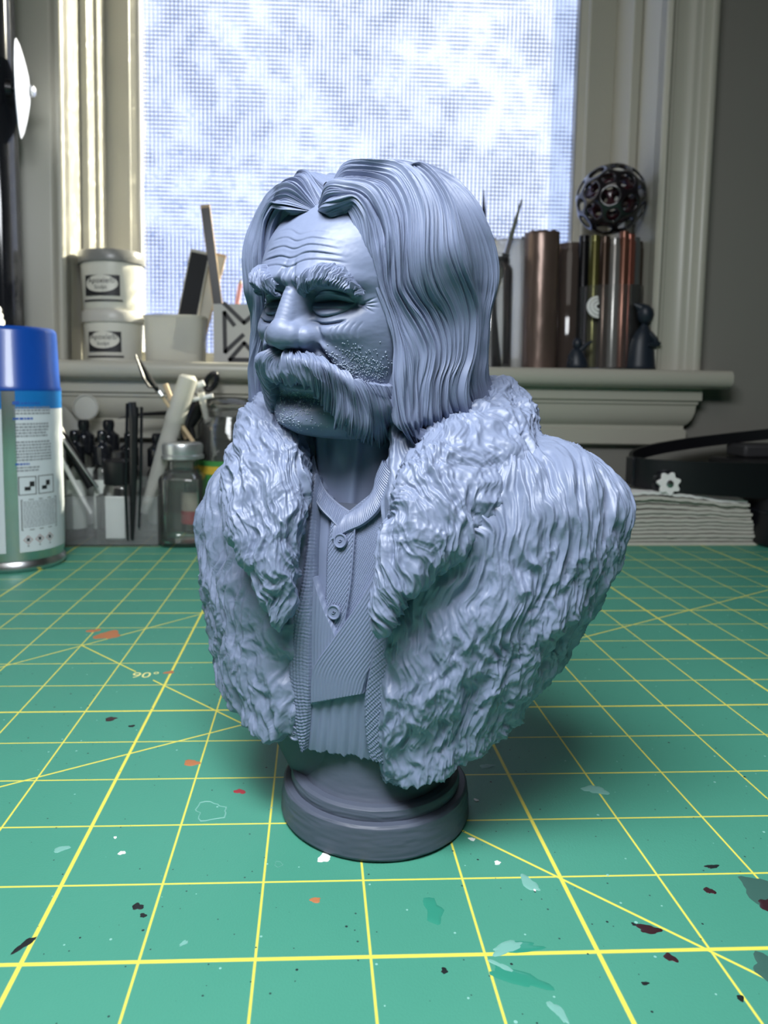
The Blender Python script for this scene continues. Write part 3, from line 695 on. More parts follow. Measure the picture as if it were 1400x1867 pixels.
def bodyP(phi, z, k=1.0, e=2.3):
    """phi 0 faces front, positive to the sculpture's left (image right)"""
    phi, z = np.broadcast_arrays(phi, z); c, a, b_ = body_rows(z)
    s_, c_ = np.sin(phi), np.cos(phi); x = a*k*np.sign(s_)*np.abs(s_)**(2/e); y = b_*k*np.sign(c_)*np.abs(c_)**(2/e)
    return np.stack([c+x*BR[0]+y*BF[0], YB+x*BR[1]+y*BF[1], z], -1)
def bhit(px, py, k=1.0, e=2.3):
    px = np.atleast_1d(np.asarray(px, float)); py = np.atleast_1d(np.asarray(py, float)); out = np.zeros((len(px), 3))
    tt = np.linspace(5.0, 11.0, 900)
    for i in range(len(px)):
        Q = CAM+tt[:, None]*ray(px[i], py[i]); c, a, b_ = body_rows(Q[:, 2])
        dx, dy = Q[:, 0]-c, Q[:, 1]-YB; u = (dx*BR[0]+dy*BR[1])/(a*k); f = (dx*BF[0]+dy*BF[1])/(b_*k)
        g = np.abs(u)**e+np.abs(f)**e-1; s = np.where((g[:-1] > 0) & (g[1:] <= 0))[0]
        if len(s): j = s[0]; w_ = g[j]/(g[j]-g[j+1]); out[i] = Q[j]*(1-w_)+Q[j+1]*w_
        else: out[i] = Q[np.argmin(g)]
    return out

def furD(a, b_, seed, curl=0.0, fa=2.0, fb=9.0, amp=1.0):
    """fur relief: a along the hair, b across, both in inches"""
    wb = b_+.10*pn(a*1.1, b_*1.3, seed)+(.05+.07*curl)*pn(a*2.6, b_*2.4, seed+1)+.03*curl*pn(a*7, b_*5, seed+9)
    wa = a+(.06+.12*curl)*pn(a*2.1+7, b_*2.7, seed+2)
    clump = pn(wb*3.2, wa*1.3, seed+3); clump2 = pn(wb*fb*.62, wa*fa*.9, seed+4)
    r1 = 1-np.abs(pn(wb*fb, wa*fa, seed+5))*3.0; r2 = 1-np.abs(pn(wb*fb*2.1, wa*fa*1.6, seed+6))*3.0
    r3 = 1-np.abs(pn(wb*fb*3.8, wa*fa*2.6, seed+7))*3.0
    pit = np.clip(-pn(wb*4.6, wa*3.2, seed+8)-.12, 0, 1)
    return amp*(.060*clump+.055*clump2+.034*r1+.018*r2+.007*r3-.09*pit)

# ---- the fur coat: one shell running from the near front edge round the back to the far front edge
def zof(py, px, k=1.0): return float(bhit(px, py, k)[0, 2])
def phi_at(px, z, k=1.0):
    ph = np.linspace(-1.9, 1.9, 700); q = proj(bodyP(ph, np.full(700, z), k)); 
    d = q[:, 0]-px; ok = np.where((d[:-1] <= 0) & (d[1:] > 0))[0]
    return ph[ok[0]] if len(ok) else 0.0
near_edge = [(800, 705), (900, 690), (1000, 688), (1100, 690), (1150, 693), (1250, 690), (1330, 690), (1425, 692)]
far_edge = [(800, 560), (900, 556), (1000, 540), (1100, 520), (1150, 522), (1250, 526), (1310, 530), (1380, 520)]
zt = zof(775, 690)
NZ, NP = 420, 760
hem_n = [(-.35, 1420), (0, 1408)]
def coat():
    # z goes from the shoulder line down to a ragged hem that depends on phi
    zz = np.linspace(0, 1, NZ)
    zs = np.linspace(rz[0], rz[-1], 40)
    pn_ = np.array([phi_at(np.interp(float(proj(np.array([BC[0], YB-1.1, z]))[1]), [e[0] for e in near_edge], [e[1] for e in near_edge]), z) for z in zs])
    pf_ = np.array([phi_at(np.interp(float(proj(np.array([BC[0], YB-1.1, z]))[1]), [e[0] for e in far_edge], [e[1] for e in far_edge]), z) for z in zs])
    s = np.linspace(0, 1, NP); s2 = np.where(s < .62, s/.62*.40, np.where(s < .80, .40+(s-.62)/.18*.38, .78+(s-.80)/.20*.22))
    # hem height: near panel lowest, cut away rising to the sides and back
    hem_phi = np.array([-3.3, -2.4, -1.75, -1.35, -.9, -.45, -.2, 0.0, .25, .55, .9, 1.3, 1.7, 2.3, 3.3])
    hem_py = np.array([1150, 1170, 1200, 1275, 1330, 1372, 1360, 1420, 1424, 1405, 1378, 1320, 1240, 1180, 1150.])
    G = np.zeros((NP, NZ, 3)); A_ = np.zeros((NP, NZ)); B_ = np.zeros((NP, NZ))
    ztop = rz[-1]
    yb = lambda py: float(P(690, py, YB-.9)[2])
    hz = np.array([yb(v) for v in hem_py])
    for j in range(NP):
        z = np.full(NZ, 3.0)
        for it in range(3):
            p0 = np.interp(z, zs, pn_); p1 = np.interp(z, zs, pf_)+2*np.pi; ph = p0+(p1-p0)*s2[j]
            ph_ = (ph[-1]+np.pi) % (2*np.pi)-np.pi; zb = np.interp(ph_, hem_phi, hz)
            zb += .10*pn(ph_*7, 0, 3)+.05*pn(ph_*19, 1, 4)+.02*pn(ph_*50, 1, 4)
            z = ztop+(zb-ztop)*zz
        p0 = np.interp(z, zs, pn_); p1 = np.interp(z, zs, pf_)+2*np.pi; ph = p0+(p1-p0)*s2[j]
        G[j] = bodyP(ph, z); c, a, b_ = body_rows(z)
        B_[j] = ((ph+np.pi) % (2*np.pi)-np.pi); A_[j] = -np.r_[0, np.cumsum(np.linalg.norm(np.diff(G[j], axis=0), axis=1))]
    q_ = G-np.array([float(body_rows(np.array([zof(1000, 700)]))[0][0]), YB, 0]); uu_, ff_ = q_@BR, q_@BF
    B_ = np.arctan2(uu_, ff_*1.5)*1.55*(np.hypot(uu_, ff_*1.5)/2.0)**.75
    N_ = normals(G); cen = np.stack([body_rows(G[..., 2])[0], np.full(G.shape[:2], YB), G[..., 2]], -1); N_ *= np.sign(np.sum(N_*(G-cen), -1).mean())
    edge = sst(s, 0, .012)*sst(1-s, 0, .012)
    # coarse folds of the sleeve and a groove along the arm
    D = furD(A_*1.0+.25*np.sin(B_*1.3), B_+.07*pn(A_*2.2, B_*1.6, 60), 11, .7, 1.7, 8.0)
    D += .10*pn(B_*1.1, A_*.9, 77)+.05*pn(B_*2.2, A_*1.5, 78)
    D += furD(A_*1.3, B_, 51, 1.2, 2.6, 8.0, .45)*sst(-A_, 1.6, 3.2)
    tt = zz[None, :]
    D = D-.12*(1-edge[:, None])-.10*sst(tt, .975, 1.0)
    G = G+N_*D[..., None]
    # turn the front edges and the hem inwards so the coat has thickness
    inn = []
    for k_ in (.5, 1.0): 
        g = G[:, -1]-N_[:, -1]*.22*k_; g[:, 2] += .03*k_; inn.append(g)
    G = np.concatenate([G]+[g[:, None] for g in inn], 1)
    e0 = G[0]-N_[0, 0]*0; c0 = np.stack([body_rows(G[0][:, 2])[0], np.full(G.shape[1], YB), G[0][:, 2]], -1)
    def turn(e): 
        c = np.stack([body_rows(e[:, 2])[0], np.full(len(e), YB), e[:, 2]], -1); v = c-e; v /= np.linalg.norm(v, axis=1, keepdims=True)
        return e+v*.13, e+v*.30
    a1, a2 = turn(G[0]); b1, b2 = turn(G[-1])
    return np.concatenate([a2[None], a1[None], G, b1[None], b2[None]], 0)
part('fur_coat', coat(), resin_fur, flip=True)

# ---- fur collar: a thick roll on each side, given by its inner and outer edge
def roll(name, inner, outer, thick, seed, down, nt=420, nw=230):
    """inner and outer edge as (px, py, Y) lists of equal length"""
    t = np.linspace(0, 1, nt); I = catmull(np.array([P(*p) for p in inner]), t); O = catmull(np.array([P(*p) for p in outer]), t)
    th = catmull(np.array(thick)[:, None], t)[:, 0]
    ax = O-I; W_ = np.linalg.norm(ax, axis=1, keepdims=True); ax = ax/W_
    tan = np.gradient((I+O)/2, axis=0); tan /= np.linalg.norm(tan, axis=1, keepdims=True)
    nrm = np.cross(ax, tan); nrm /= np.linalg.norm(nrm, axis=1, keepdims=True)
    nrm *= np.sign(np.sum(nrm*(CAM-(I+O)/2), 1, keepdims=True))
    al = np.r_[np.linspace(-.30, math.pi+.30, nw-30), np.linspace(math.pi+.30, 2*math.pi-.30, 32)[1:-1]]
    ca, sa = np.cos(al), np.sin(al); mid = (I+O)/2
    cap = (np.sqrt(np.clip(1-np.clip((t-.93)/.07, 0, 1)**2, 0, 1))*.95+.05)*(np.sqrt(np.clip(1-np.clip((.08-t)/.08, 0, 1)**2, 0, 1))*.95+.05)
    G = mid[:, None]+ax[:, None]*(W_/2)[:, None]*(-np.sign(ca)*np.abs(ca)**.85)[None, :, None]*cap[:, None, None]+nrm[:, None]*(th*cap)[:, None, None]*(np.sign(sa)*np.abs(sa)**.8*np.where(sa < 0, .6, 1))[None, :, None]
    G = G+(nrm*.07*sst(t, 0, .1)[:, None])[:, None]
    N_ = normals(G); N_ *= np.sign(np.sum(N_*(G-mid[:, None]), -1).mean())
    Lg = np.r_[0, np.cumsum(np.linalg.norm(np.diff(mid, axis=0), axis=1))]
    A_ = np.repeat(Lg[:, None], nw, 1); B_ = (al[None]*(W_/2*.85))
    ca_, sa_ = math.cos(down), math.sin(down)
    D = furD(A_*ca_+B_*sa_, B_*ca_-A_*sa_, seed, 1.35, 3.0, 7.5, 1.0)+furD(A_*1.4, B_*1.4, seed+20, 1.6, 4.0, 7.0, .25)
    D += .04*pn(A_*3, B_*2, seed+40)
    return part(name, G+N_*D[..., None], resin_fur, wv=True)
roll('fur_collar',
     [(800, 760, 3.1), (842, 772, 2.55), (800, 800, 2.0), (757, 830, 1.55), (727, 880, 1.32), (708, 935, 1.20), (697, 990, 1.15), (693, 1045, 1.12), (690, 1095, 1.12), (690, 1140, 1.14)],
     [(880, 735, 3.5), (932, 742, 3.0), (968, 790, 2.5), (968, 850, 1.85), (925, 905, 1.45), (872, 965, 1.18), (822, 1020, 1.05), (776, 1065, 1.02), (737, 1110, 1.04), (703, 1152, 1.10)],
     [.30, .36, .38, .38, .36, .34, .30, .26, .20, .12], 211, .55)
roll('fur_collar',
     [(600, 765, 3.4), (560, 770, 2.9), (556, 800, 2.35), (560, 840, 2.0), (562, 880, 1.80), (556, 930, 1.66), (548, 985, 1.58), (541, 1045, 1.54), (531, 1095, 1.54), (519, 1138, 1.56)],
     [(520, 748, 3.9), (475, 757, 3.3), (455, 790, 2.9), (438, 835, 2.5), (428, 885, 2.15), (430, 935, 1.95), (442, 985, 1.78), (462, 1040, 1.66), (486, 1095, 1.60), (508, 1140, 1.58)],
     [.30, .34, .36, .36, .33, .30, .27, .24, .18, .10], 311, -.35)

# ---- garments on the chest: bands laid on an inner shell, each with turned edges
def band(name, L, R, k, mt=resin, tex=None, thick=.06, nt=260, nw=150, par=None, bulge=0.0, off=None, hem=0.0, seed=0):
    """L and R: lists of (px, py) from top to bottom"""
    t = np.linspace(0, 1, nt); s = np.linspace(0, 1, nw)
    Lp = catmull(np.array(L, float), t); Rp = catmull(np.array(R, float), t)
    gi = np.linspace(0, nt-1, 40).astype(int); gj = np.linspace(0, nw-1, 14).astype(int)
    base = np.zeros((40, 14, 3))
    for a_, i in enumerate(gi):
        px = Lp[i, 0]+(Rp[i, 0]-Lp[i, 0])*s[gj]; py = Lp[i, 1]+(Rp[i, 1]-Lp[i, 1])*s[gj]
        base[a_] = bhit(px, py, k)
    G = catmull(base, t); G = np.swapaxes(catmull(np.swapaxes(G, 0, 1), s), 0, 1)
    N_ = normals(G); N_ *= np.sign(np.sum(N_*(CAM-G), -1).mean())
    T, Sg = np.meshgrid(t, s, indexing='ij')
    Wl = np.linalg.norm(G[:, -1]-G[:, 0], axis=1)[:, None]; Ll = np.r_[0, np.cumsum(np.linalg.norm(np.diff(G[:, nw//2], axis=0), axis=1))][:, None]
    D = bulge*4*Sg*(1-Sg)+0*T
    if tex is not None: D = D+tex(Sg*Wl, Ll+0*Sg, Sg, T)
    if off is not None: D = D+catmull(np.array(off, float)[:, None], t)
    ed = np.minimum(np.minimum(Sg, 1-Sg)*Wl, np.minimum(T, 1-T)*Ll[-1]); D = D-.025*(1-sst(ed, 0, .025))
    G = G+N_*D[..., None]
    if hem: G[..., 2] -= hem*(pn(Sg*9, 0*T, seed)+.6*pn(Sg*23, 0*T, seed+1))*sst(T, .85, 1)
    def ring(g, n): return g-n*thick
    top = ring(G[0], N_[0]); bot = ring(G[-1], N_[-1]); G2_ = np.concatenate([top[None], G, bot[None]], 0); N2 = np.concatenate([N_[:1], N_, N_[-1:]], 0)
    l_ = ring(G2_[:, 0], N2[:, 0]); r_ = ring(G2_[:, -1], N2[:, -1]); G2_ = np.concatenate([l_[:, None], G2_, r_[:, None]], 1)
    return part(name, G2_, mt, par=par), G
twill = lambda x, y, s, t: .0035*np.sin((x*.9+y*.55)*215)+.0015*np.sin((x-y)*230)
rib = lambda x, y, s, t: .006*np.sin(y*165+.8*np.sin(x*40))+.0025*np.sin(x*150)
pin = lambda x, y, s, t: .006*(np.abs(np.sin(x*62))**3)-.002
weave = lambda x, y, s, t: .0045*np.sin(x*170)*np.sin(y*170)+.003*np.sin((x+y)*110)
smooth_ = lambda x, y, s, t: .008*pn(x*4, y*3, 5)

# neck with the throat cords
def neck():
    n, k = 200, 160; z = np.linspace(float(P(640, 985, 1.7)[2]), float(HO[2]-1.0), n); A = np.linspace(0, 2*np.pi, k, endpoint=False); Z, AA = np.meshgrid(z, A, indexing='ij')
    t = (Z-z[0])/(z[-1]-z[0]); cx = interp(t, [0, 1], [float(P(652, 900, 2.2)[0]), float(HO[0]+.02)]); cy = interp(t, [0, 1], [2.55, 2.45]); r = .56-.04*np.sin(t*3.1)+.06*(1-t)
    a_ = AA-(math.atan2(BF[1], BF[0])); r = r+.07*G2(a_-0.45, t, 0, .5, .10, .6)+.07*G2(a_+0.45, t, 0, .5, .10, .6)+.05*G2(a_, t, 0, .62, .12, .12)
    a2 = np.mod(a_+np.pi, 2*np.pi)-np.pi; r = .56-.04*np.sin(t*3.1)+.06*(1-t)+.06*np.exp(-((np.abs(a2)-.5+.25*(1-t))/.10)**2)+.06*np.exp(-(a2/.14)**2-((t-.6)/.12)**2)-.02*np.exp(-(a2/.10)**2)
    return np.stack([cx+r*np.cos(AA), cy+r*np.sin(AA), Z], -1)
part('neck', neck(), resin, wv=True)

# shirt front, smooth far side, twill near side with a placket
band('shirt_front', [(566, 880), (562, 960), (560, 1040), (562, 1120), (570, 1200)], [(604, 905), (600, 975), (597, 1050), (602, 1130), (606, 1200)], .80, tex=smooth_)
band('shirt_front', [(630, 935), (632, 1000), (625, 1080), (618, 1150), (612, 1230)], [(735, 850), (738, 950), (725, 1050), (710, 1130), (700, 1230)], .815, tex=twill)
pl, plG = band('placket', [(602, 948), (596, 990), (593, 1050), (592, 1110), (598, 1185)], [(648, 955), (645, 1000), (640, 1060), (633, 1110), (628, 1185)], .845, tex=twill, thick=.05)
seam = MB()
for c_ in (np.array([(647, 957), (644, 1000), (639, 1060), (631, 1115), (622, 1165)]),):
    q = catmull(c_.astype(float), np.linspace(0, 1, 40)); seam.tube(bhit(q[:, 0], q[:, 1], .853)-BC, .010, 8)
so = seam.build('placket_seam', resin, pl, sharp=None)

# shirt collar: a standing band that folds and meets at the throat
def collar_strip(name, pts, hts, lean, mt=resin, nt=200, nh=50, th=.035):
    """pts: lower edge points (px, py, Y); hts: upper edge points"""
    t = np.linspace(0, 1, nt); A = catmull(np.array([P(*p) for p in pts]), t); Bb = catmull(np.array([P(*p) for p in hts]), t)
    h = np.linspace(0, 1, nh); G = A[:, None]+(Bb-A)[:, None]*h[None, :, None]
    N_ = normals(G); N_ *= np.sign(np.sum(N_*(CAM-G), -1).mean())
    G = G+N_*(lean*np.sin(h*math.pi)[None, :]+.004*np.sin(t*260)[:, None]*(h > .08)*(h < .86)+.012*np.exp(-((h-.93)/.05)**2)[None])[..., None]
    Bk = G-N_*th; return part(name, np.concatenate([G, Bk[:, ::-1]], 1), mt, wv=True, sharp=60)
def yk(px, py, k): return (px, py, float(bhit(px, py, k)[0, 1]))
nlow = [(604, 984, .87), (632, 968, .87), (662, 954, .88), (688, 930, .90), (704, 895, .93), (716, 862, .98)]
nup = [(618, 945, .80), (640, 930, .79), (662, 915, .79), (680, 893, .82), (686, 866, .86), (698, 838, .92)]
flow = [(556, 862, .98), (566, 893, .92), (582, 924, .88), (604, 948, .86), (626, 972, .85)]
fup = [(572, 828, .92), (580, 862, .86), (594, 893, .80), (616, 916, .78), (642, 934, .78)]
collar_strip('shirt_collar', [yk(*q) for q in nlow], [yk(*q) for q in nup], .03)
collar_strip('shirt_collar', [yk(*q) for q in flow], [yk(*q) for q in fup], .02)

# waistcoat: far front, near front crossing over it, and the striped lower part
band('waistcoat', [(574, 1245), (563, 1290), (560, 1330), (556, 1368)], [(700, 1225), (700, 1290), (700, 1340), (698, 1392)], .86, tex=lambda x, y, s, t: .020*(np.abs(np.sin(x*26+.5*pn(x*5, y, 2))))**1.5-.012+.03*pn(x*3, y*.8, 9), hem=.05, seed=4)
band('waistcoat_front', [(568, 1048), (566, 1120), (566, 1200), (567, 1290)], [(572, 1052), (592, 1110), (613, 1160), (640, 1250)], .885, tex=pin, thick=.09)
band('waistcoat_lapel', [(690, 1035), (648, 1105), (602, 1170), (568, 1222), (564, 1286)], [(715, 1040), (705, 1110), (690, 1185), (668, 1240), (662, 1266)], .905, tex=lambda x, y, s, t: pin((x*.9+.0*y)*1.5, y, s, t)+.006*np.exp(-(s/.035)**2), thick=.09)

# coat lining strips beside the waistcoat
band('coat_lining', [(574, 860), (562, 960), (548, 1060), (527, 1150), (526, 1250), (537, 1330), (548, 1368)], [(580, 865), (573, 960), (569, 1060), (567, 1160), (566, 1260), (562, 1330), (558, 1368)], .90, tex=rib, thick=.10, bulge=.03, hem=.03, seed=8)
band('coat_lining', [(688, 1000), (690, 1080), (680, 1180), (665, 1265), (664, 1330), (672, 1386)], [(715, 990), (712, 1080), (712, 1180), (708, 1265), (706, 1330), (708, 1400)], .93, tex=weave, thick=.10, hem=.03, seed=9)

# round buttons with a raised rim and thread slot
def button(px, py, k, r=.078, par=B):
    c = bhit(px, py, k)[0]; c1 = bhit(px+8, py, k)[0]; c2 = bhit(px, py+8, k)[0]; n = np.cross(c1-c, c2-c); n /= np.linalg.norm(n); n *= np.sign(np.dot(n, CAM-c))
    M = Matrix.Translation(Vector(c-BC)) @ Vector(n).to_track_quat('Z', 'Y').to_matrix().to_4x4()
    m_ = MB().lathe([(0, -.01), (r, -.01), (r, .014), (r*.93, .024), (r*.80, .022), (r*.72, .012), (r*.45, .010), (0, .010)], 36, M=M)
    o = m_.build('button', resin, par, sharp=40)
    M2 = M @ Matrix.Rotation(.5, 4, 'Z'); MB().lathe([(r*.30, .008), (r*.33, .016), (r*.26, .021), (r*.16, .016), (r*.14, .010)], 24, sy=.55, M=M2).build('thread', resin, o, sharp=None)
button(621, 986, .862); button(609, 1116, .862); button(537, 1336, .90, .085)

# inner body that carries the garments and sits on the column
def core():
    n, k = 90, 120; z = np.linspace(float(P(690, 1405, YB)[2]), float(P(640, 925, 1.6)[2]), n); ph = np.linspace(0, 2*np.pi, k, endpoint=False); PH, Z = np.meshgrid(ph, z, indexing='xy')
    return bodyP(PH, Z, .74)
cg = core(); bot = cg[:1].mean(1, keepdims=True).repeat(cg.shape[1], 1)
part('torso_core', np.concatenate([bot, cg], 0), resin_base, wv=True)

# stubble: tiny grains on the near cheek, the far cheek and the chin
def stubble():
    rnd = np.random.RandomState(5); m_ = MB()
    T = [(0, 0, 1), (.94, 0, -.33), (-.47, .82, -.33), (-.47, -.82, -.33)]; Fs = [(0, 1, 2), (0, 2, 3), (0, 3, 1), (1, 3, 2)]
    n = 0; O8 = [(1, 0, 0), (-1, 0, 0), (0, 1, 0), (0, -1, 0), (0, 0, 1), (0, 0, -1)]; F8 = [(0, 2, 4), (2, 1, 4), (1, 3, 4), (3, 0, 4), (2, 0, 5), (1, 2, 5), (3, 1, 5), (0, 3, 5)]
    while n < 1100:
        if rnd.rand() < .58: u = .60+rnd.randn()*.13+.0; v = -.66+rnd.randn()*.12; u += (-.60-v)*0.0
        elif rnd.rand() < .2: u = -.62+rnd.randn()*.1; v = -.66+rnd.randn()*.1
        else: u = rnd.randn()*.17; v = -1.08+rnd.randn()*.12
        if abs(u) > .84 or v > -.36 or v < -1.35 or (abs(u) < .3 and v > -.86): continue
        p = faceW(np.array(u), np.array(v), .004)-BC; r = .0045+.006*rnd.rand()
        m_.add([(p[0]+a*r, p[1]+b_*r, p[2]+c*r) for a, b_, c in O8], F8); n += 1
    o = m_.build('stubble', resin_pale, B); o['kind'] = 'stuff'; return o
stubble()
# ear lobe tip showing under the hair
q = [P(706, 612, 1.60), P(703, 626, 1.55), P(699, 640, 1.52), P(697, 650, 1.52)]
MB().tube([p-BC for p in q], [.05, .07, .055, .015], 12, flat=.6).build('earlobe', resin, B, sharp=None)

# ------------------------------------------------------------------ things on the desk, left
def sc(Y): return (Y-CAM[1])/F_PX          # inches per pixel at depth Y
def DX(px, Y): return float(P(px, PY0, Y)[0])
def DZ(py, Y, px=600): return float(P(px, py, Y)[2])
def arcs(mb, r, a0, a1, z0, z1, n=10):      # a patch on a cylinder; angle 0 faces the camera side (-y)
    V = []
    for z in (z0, z1):
        for i in range(n+1): a = a0+(a1-a0)*i/n; V.append((r*math.sin(a), -r*math.cos(a), z))
    return mb.add(V, [(i, i+1, n+1+i+1, n+1+i) for i in range(n)])
def wrap_text(body, size, r, a, z, flip=1):
    V, F = text_mesh(body, size, .001); out = []
    for x, y, dz in V: q = a+x/r; rr = r+dz; out.append((rr*math.sin(q), -rr*math.cos(q), z+y))
    return out, F
ink = mat('black_ink', (0.015, 0.015, 0.018), rough=0.5); grey_ink = mat('grey_ink', (0.22, 0.24, 0.27), rough=0.5); blue_ink = mat('blue_ink', (0.03, 0.10, 0.42), rough=0.4); red_ink = mat('red_ink', (0.30, 0.08, 0.07), rough=0.5)
can_blue = mat('royal_blue_plastic', (0.006, 0.065, 0.36), rough=0.28, noise=0.05, coat=0.2)
can_band = mat('sky_blue_print', (0.010, 0.17, 0.50), rough=0.35); can_white = mat('white_can_label', (0.62, 0.67, 0.71), rough=0.4, noise=0.05, nscale=25)

T = thing('spray_can', (-5.98, 14.85, 0), 'tall white spray can with blue cap and printed label at the left edge', 'spray can')
r0 = 1.29
zc = DZ(712, 13.6, 60); zt_ = DZ(593, 13.7, 60); zb_ = DZ(746, 13.6, 60)
MB().lathe([(0, .06), (1.05, .06), (1.16, .0), (1.27, .02), (1.325, .10), (1.32, .20), (1.27, .27), (1.26, .34), (r0, .42), (r0, zc-.02), (0, zc-.02)], 64).build('can_body', metal, T)
MB().lathe([(1.305, zc-.01), (1.315, zc+.04), (1.28, zc+.12), (1.225, zt_-.14), (1.20, zt_-.05), (1.14, zt_), (0, zt_+.01)], 64).build('cap', can_blue, T)
seam_a = math.asin(max(-.9, min(.9, (DX(17, 13.6)+5.98)/r0)))
m = MB()
arcs(m, r0+.012, seam_a+.13, seam_a+2*math.pi-.13, .55, zb_, 70); lb = m.build('label', can_white, T); lb['label'] = 'white printed label wrapped round the can with a bare metal gap'
m = MB(); arcs(m, r0+.013, seam_a+.13, seam_a+2*math.pi-.13, zb_, zc, 70).build('label_band', can_band, T)
m = MB(); rnd = random.Random(3); A0, A1 = .30, 1.30
def words(mb, r, a0, a1, z, h):
    a = a0
    while a < a1-.03:
        l = rnd.uniform(.02, .08); arcs(mb, r, a, min(a+l, a1), z, z+h, 2); a += l+.014
rl = r0+.016
for z in [4.42, 4.34, 4.26]: words(m, rl, .42, 1.2, z, .045)
for z in [3.98, 3.90, 3.82, 3.74, 3.66]: words(m, rl, .44, 1.05+rnd.random()*.15, z, .045)
for i in range(7): words(m, rl, .44, 1.2, 3.50-.08*i, .045)
for z in [2.82, 2.74]: words(m, rl, .44, .9, z, .04)
for i in range(14): words(m, rl, .54, 1.28, 1.90-.052*i+.0, .022)
m.build('small_print', grey_ink, lb, smooth=False)['kind'] = 'stuff'
m = MB(); arcs(m, rl, .40, .53, 4.52, 4.61, 2); words(m, rl, .56, .98, 4.53, .05); words(m, rl, .40, .8, 4.12, .055); words(m, rl, .42, .72, 2.91, .05); m.build('headings', blue_ink, lb, smooth=False)['kind'] = 'stuff'
m = MB()
def frame_(mb, a0, a1, z0, z1, w_=.018):
    arcs(mb, rl, a0, a1, z0, z0+w_, 4); arcs(mb, rl, a0, a1, z1-w_, z1, 4); arcs(mb, rl, a0, a0+w_, z0, z1, 1); arcs(mb, rl, a1-w_, a1, z0, z1, 1)
frame_(m, .46, .82, 2.10, 2.60); frame_(m, .86, 1.25, 2.10, 2.60); frame_(m, .50, 1.32, 1.14, 1.98)
for a_ in (.58, .94): arcs(m, rl, a_, a_+.12, 2.22, 2.32, 2); arcs(m, rl, a_+.10, a_+.20, 2.32, 2.46, 2)
m.build('pictograms', ink, lb, smooth=False)
m = MB()
for i, a_ in enumerate((.62, .86, 1.10)):
    for k_ in range(4):                       # hollow diamonds
        q = [(0, .12), (.095, 0), (0, -.12), (-.095, 0)]; p0, p1 = q[k_], q[(k_+1) % 4]; V = []
        for f in (0, 1):
            for s_ in (1.0, .82): x, z = (p0 if f == 0 else p1); V.append((a_+x*s_, 1.02+z*s_))
        m.add([(rl*math.sin(a), -rl*math.cos(a), z-.14) for a, z in V], [(0, 1, 3, 2)])
m.build('hazard_diamonds', red_ink, lb, smooth=False)
m = MB()
for a_ in (.62, .86, 1.10): arcs(m, rl, a_-.03, a_+.03, .84, .93, 2); arcs(m, rl, a_-.015, a_+.015, .70, .73, 2)
m.build('hazard_symbols', ink, lb, smooth=False)

T = thing('applicator_bottle', (DX(2, 18), 17.9, 0), 'white ribbed plastic nozzle rising behind the blue spray can cap', 'bottle')
zz_ = DZ(598, 18, 0); zt_ = DZ(560, 18, 0)
MB().lathe([(0, 0), (.6, 0), (.62, .1), (.62, zz_-1.2), (.45, zz_-.8), (.40, zz_-.5), (0, zz_-.5)], 32).build('bottle_body', white_pl, T)
m = MB(); pr = []
for i in range(6): r_ = .42-.045*i; z = zz_-.5+i*(zt_-zz_+.5)/6; d_ = (zt_-zz_+.5)/6; pr += [(r_*.86, z), (r_, z+d_*.3), (r_, z+d_*.7), (r_*.84, z+d_)]
m.lathe([(0, zz_-.5)]+pr+[(0, zt_)], 24).build('nozzle', white_pl, T)

# tall black glossy stand at the very left, with a round white dish clamped to its side
T = thing('black_stand', (DX(-20, 18.6), 18.8, 0), 'tall glossy black upright at the left edge beside the window', 'stand')
hw = (DX(37, 18.6)-DX(-90, 18.6))/2; cx_ = DX(37, 18.6)-hw-DX(-20, 18.6)
m = MB().prism([(cx_-hw, .5), (cx_-hw, -.5), (cx_+hw-.35, -.5), (cx_+hw-.1, -.4), (cx_+hw, -.15), (cx_+hw, .5)], .15, 23); m.build('column', black_gl, T, sharp=50)
MB().box(cx_+hw-.62, cx_+hw-.55, -.56, -.50, 8, 23).build('edge_strip', metal, T)
MB().box(cx_-hw, cx_+hw+.2, -.9, .9, 0, .2).build('foot', black_pl, T, bevel=.05)
T2 = thing('white_dish', P(38, 164, 18.2), 'shallow white dish seen edge-on with a small knob, fixed to the black stand', 'dish')
Mx = Matrix.Rotation(math.radians(17), 4, 'Z') @ Matrix.Rotation(math.radians(90), 4, 'Y') @ Matrix.Scale(.88, 4)
MB().lathe([(0, .30), (.5, .27), (1.0, .16), (1.45, .03), (1.62, -.06), (1.60, -.09), (1.4, -.03), (.9, .08), (0, .2)], 48, M=Mx).build('dish_bowl', mat('lavender_white_enamel', (0.60, 0.64, 0.78), rough=0.35), T2)
MB().lathe([(0, .25), (.14, .28), (.21, .34), (.22, .42), (.12, .50), (0, .51)], 20, M=Mx).build('knob', metal, T2)
MB().lathe([(0, -.5), (.3, -.5), (.3, -.3), (.12, -.25), (.12, .2), (0, .2)], 20, M=Mx).build('clamp', black_pl, T2)

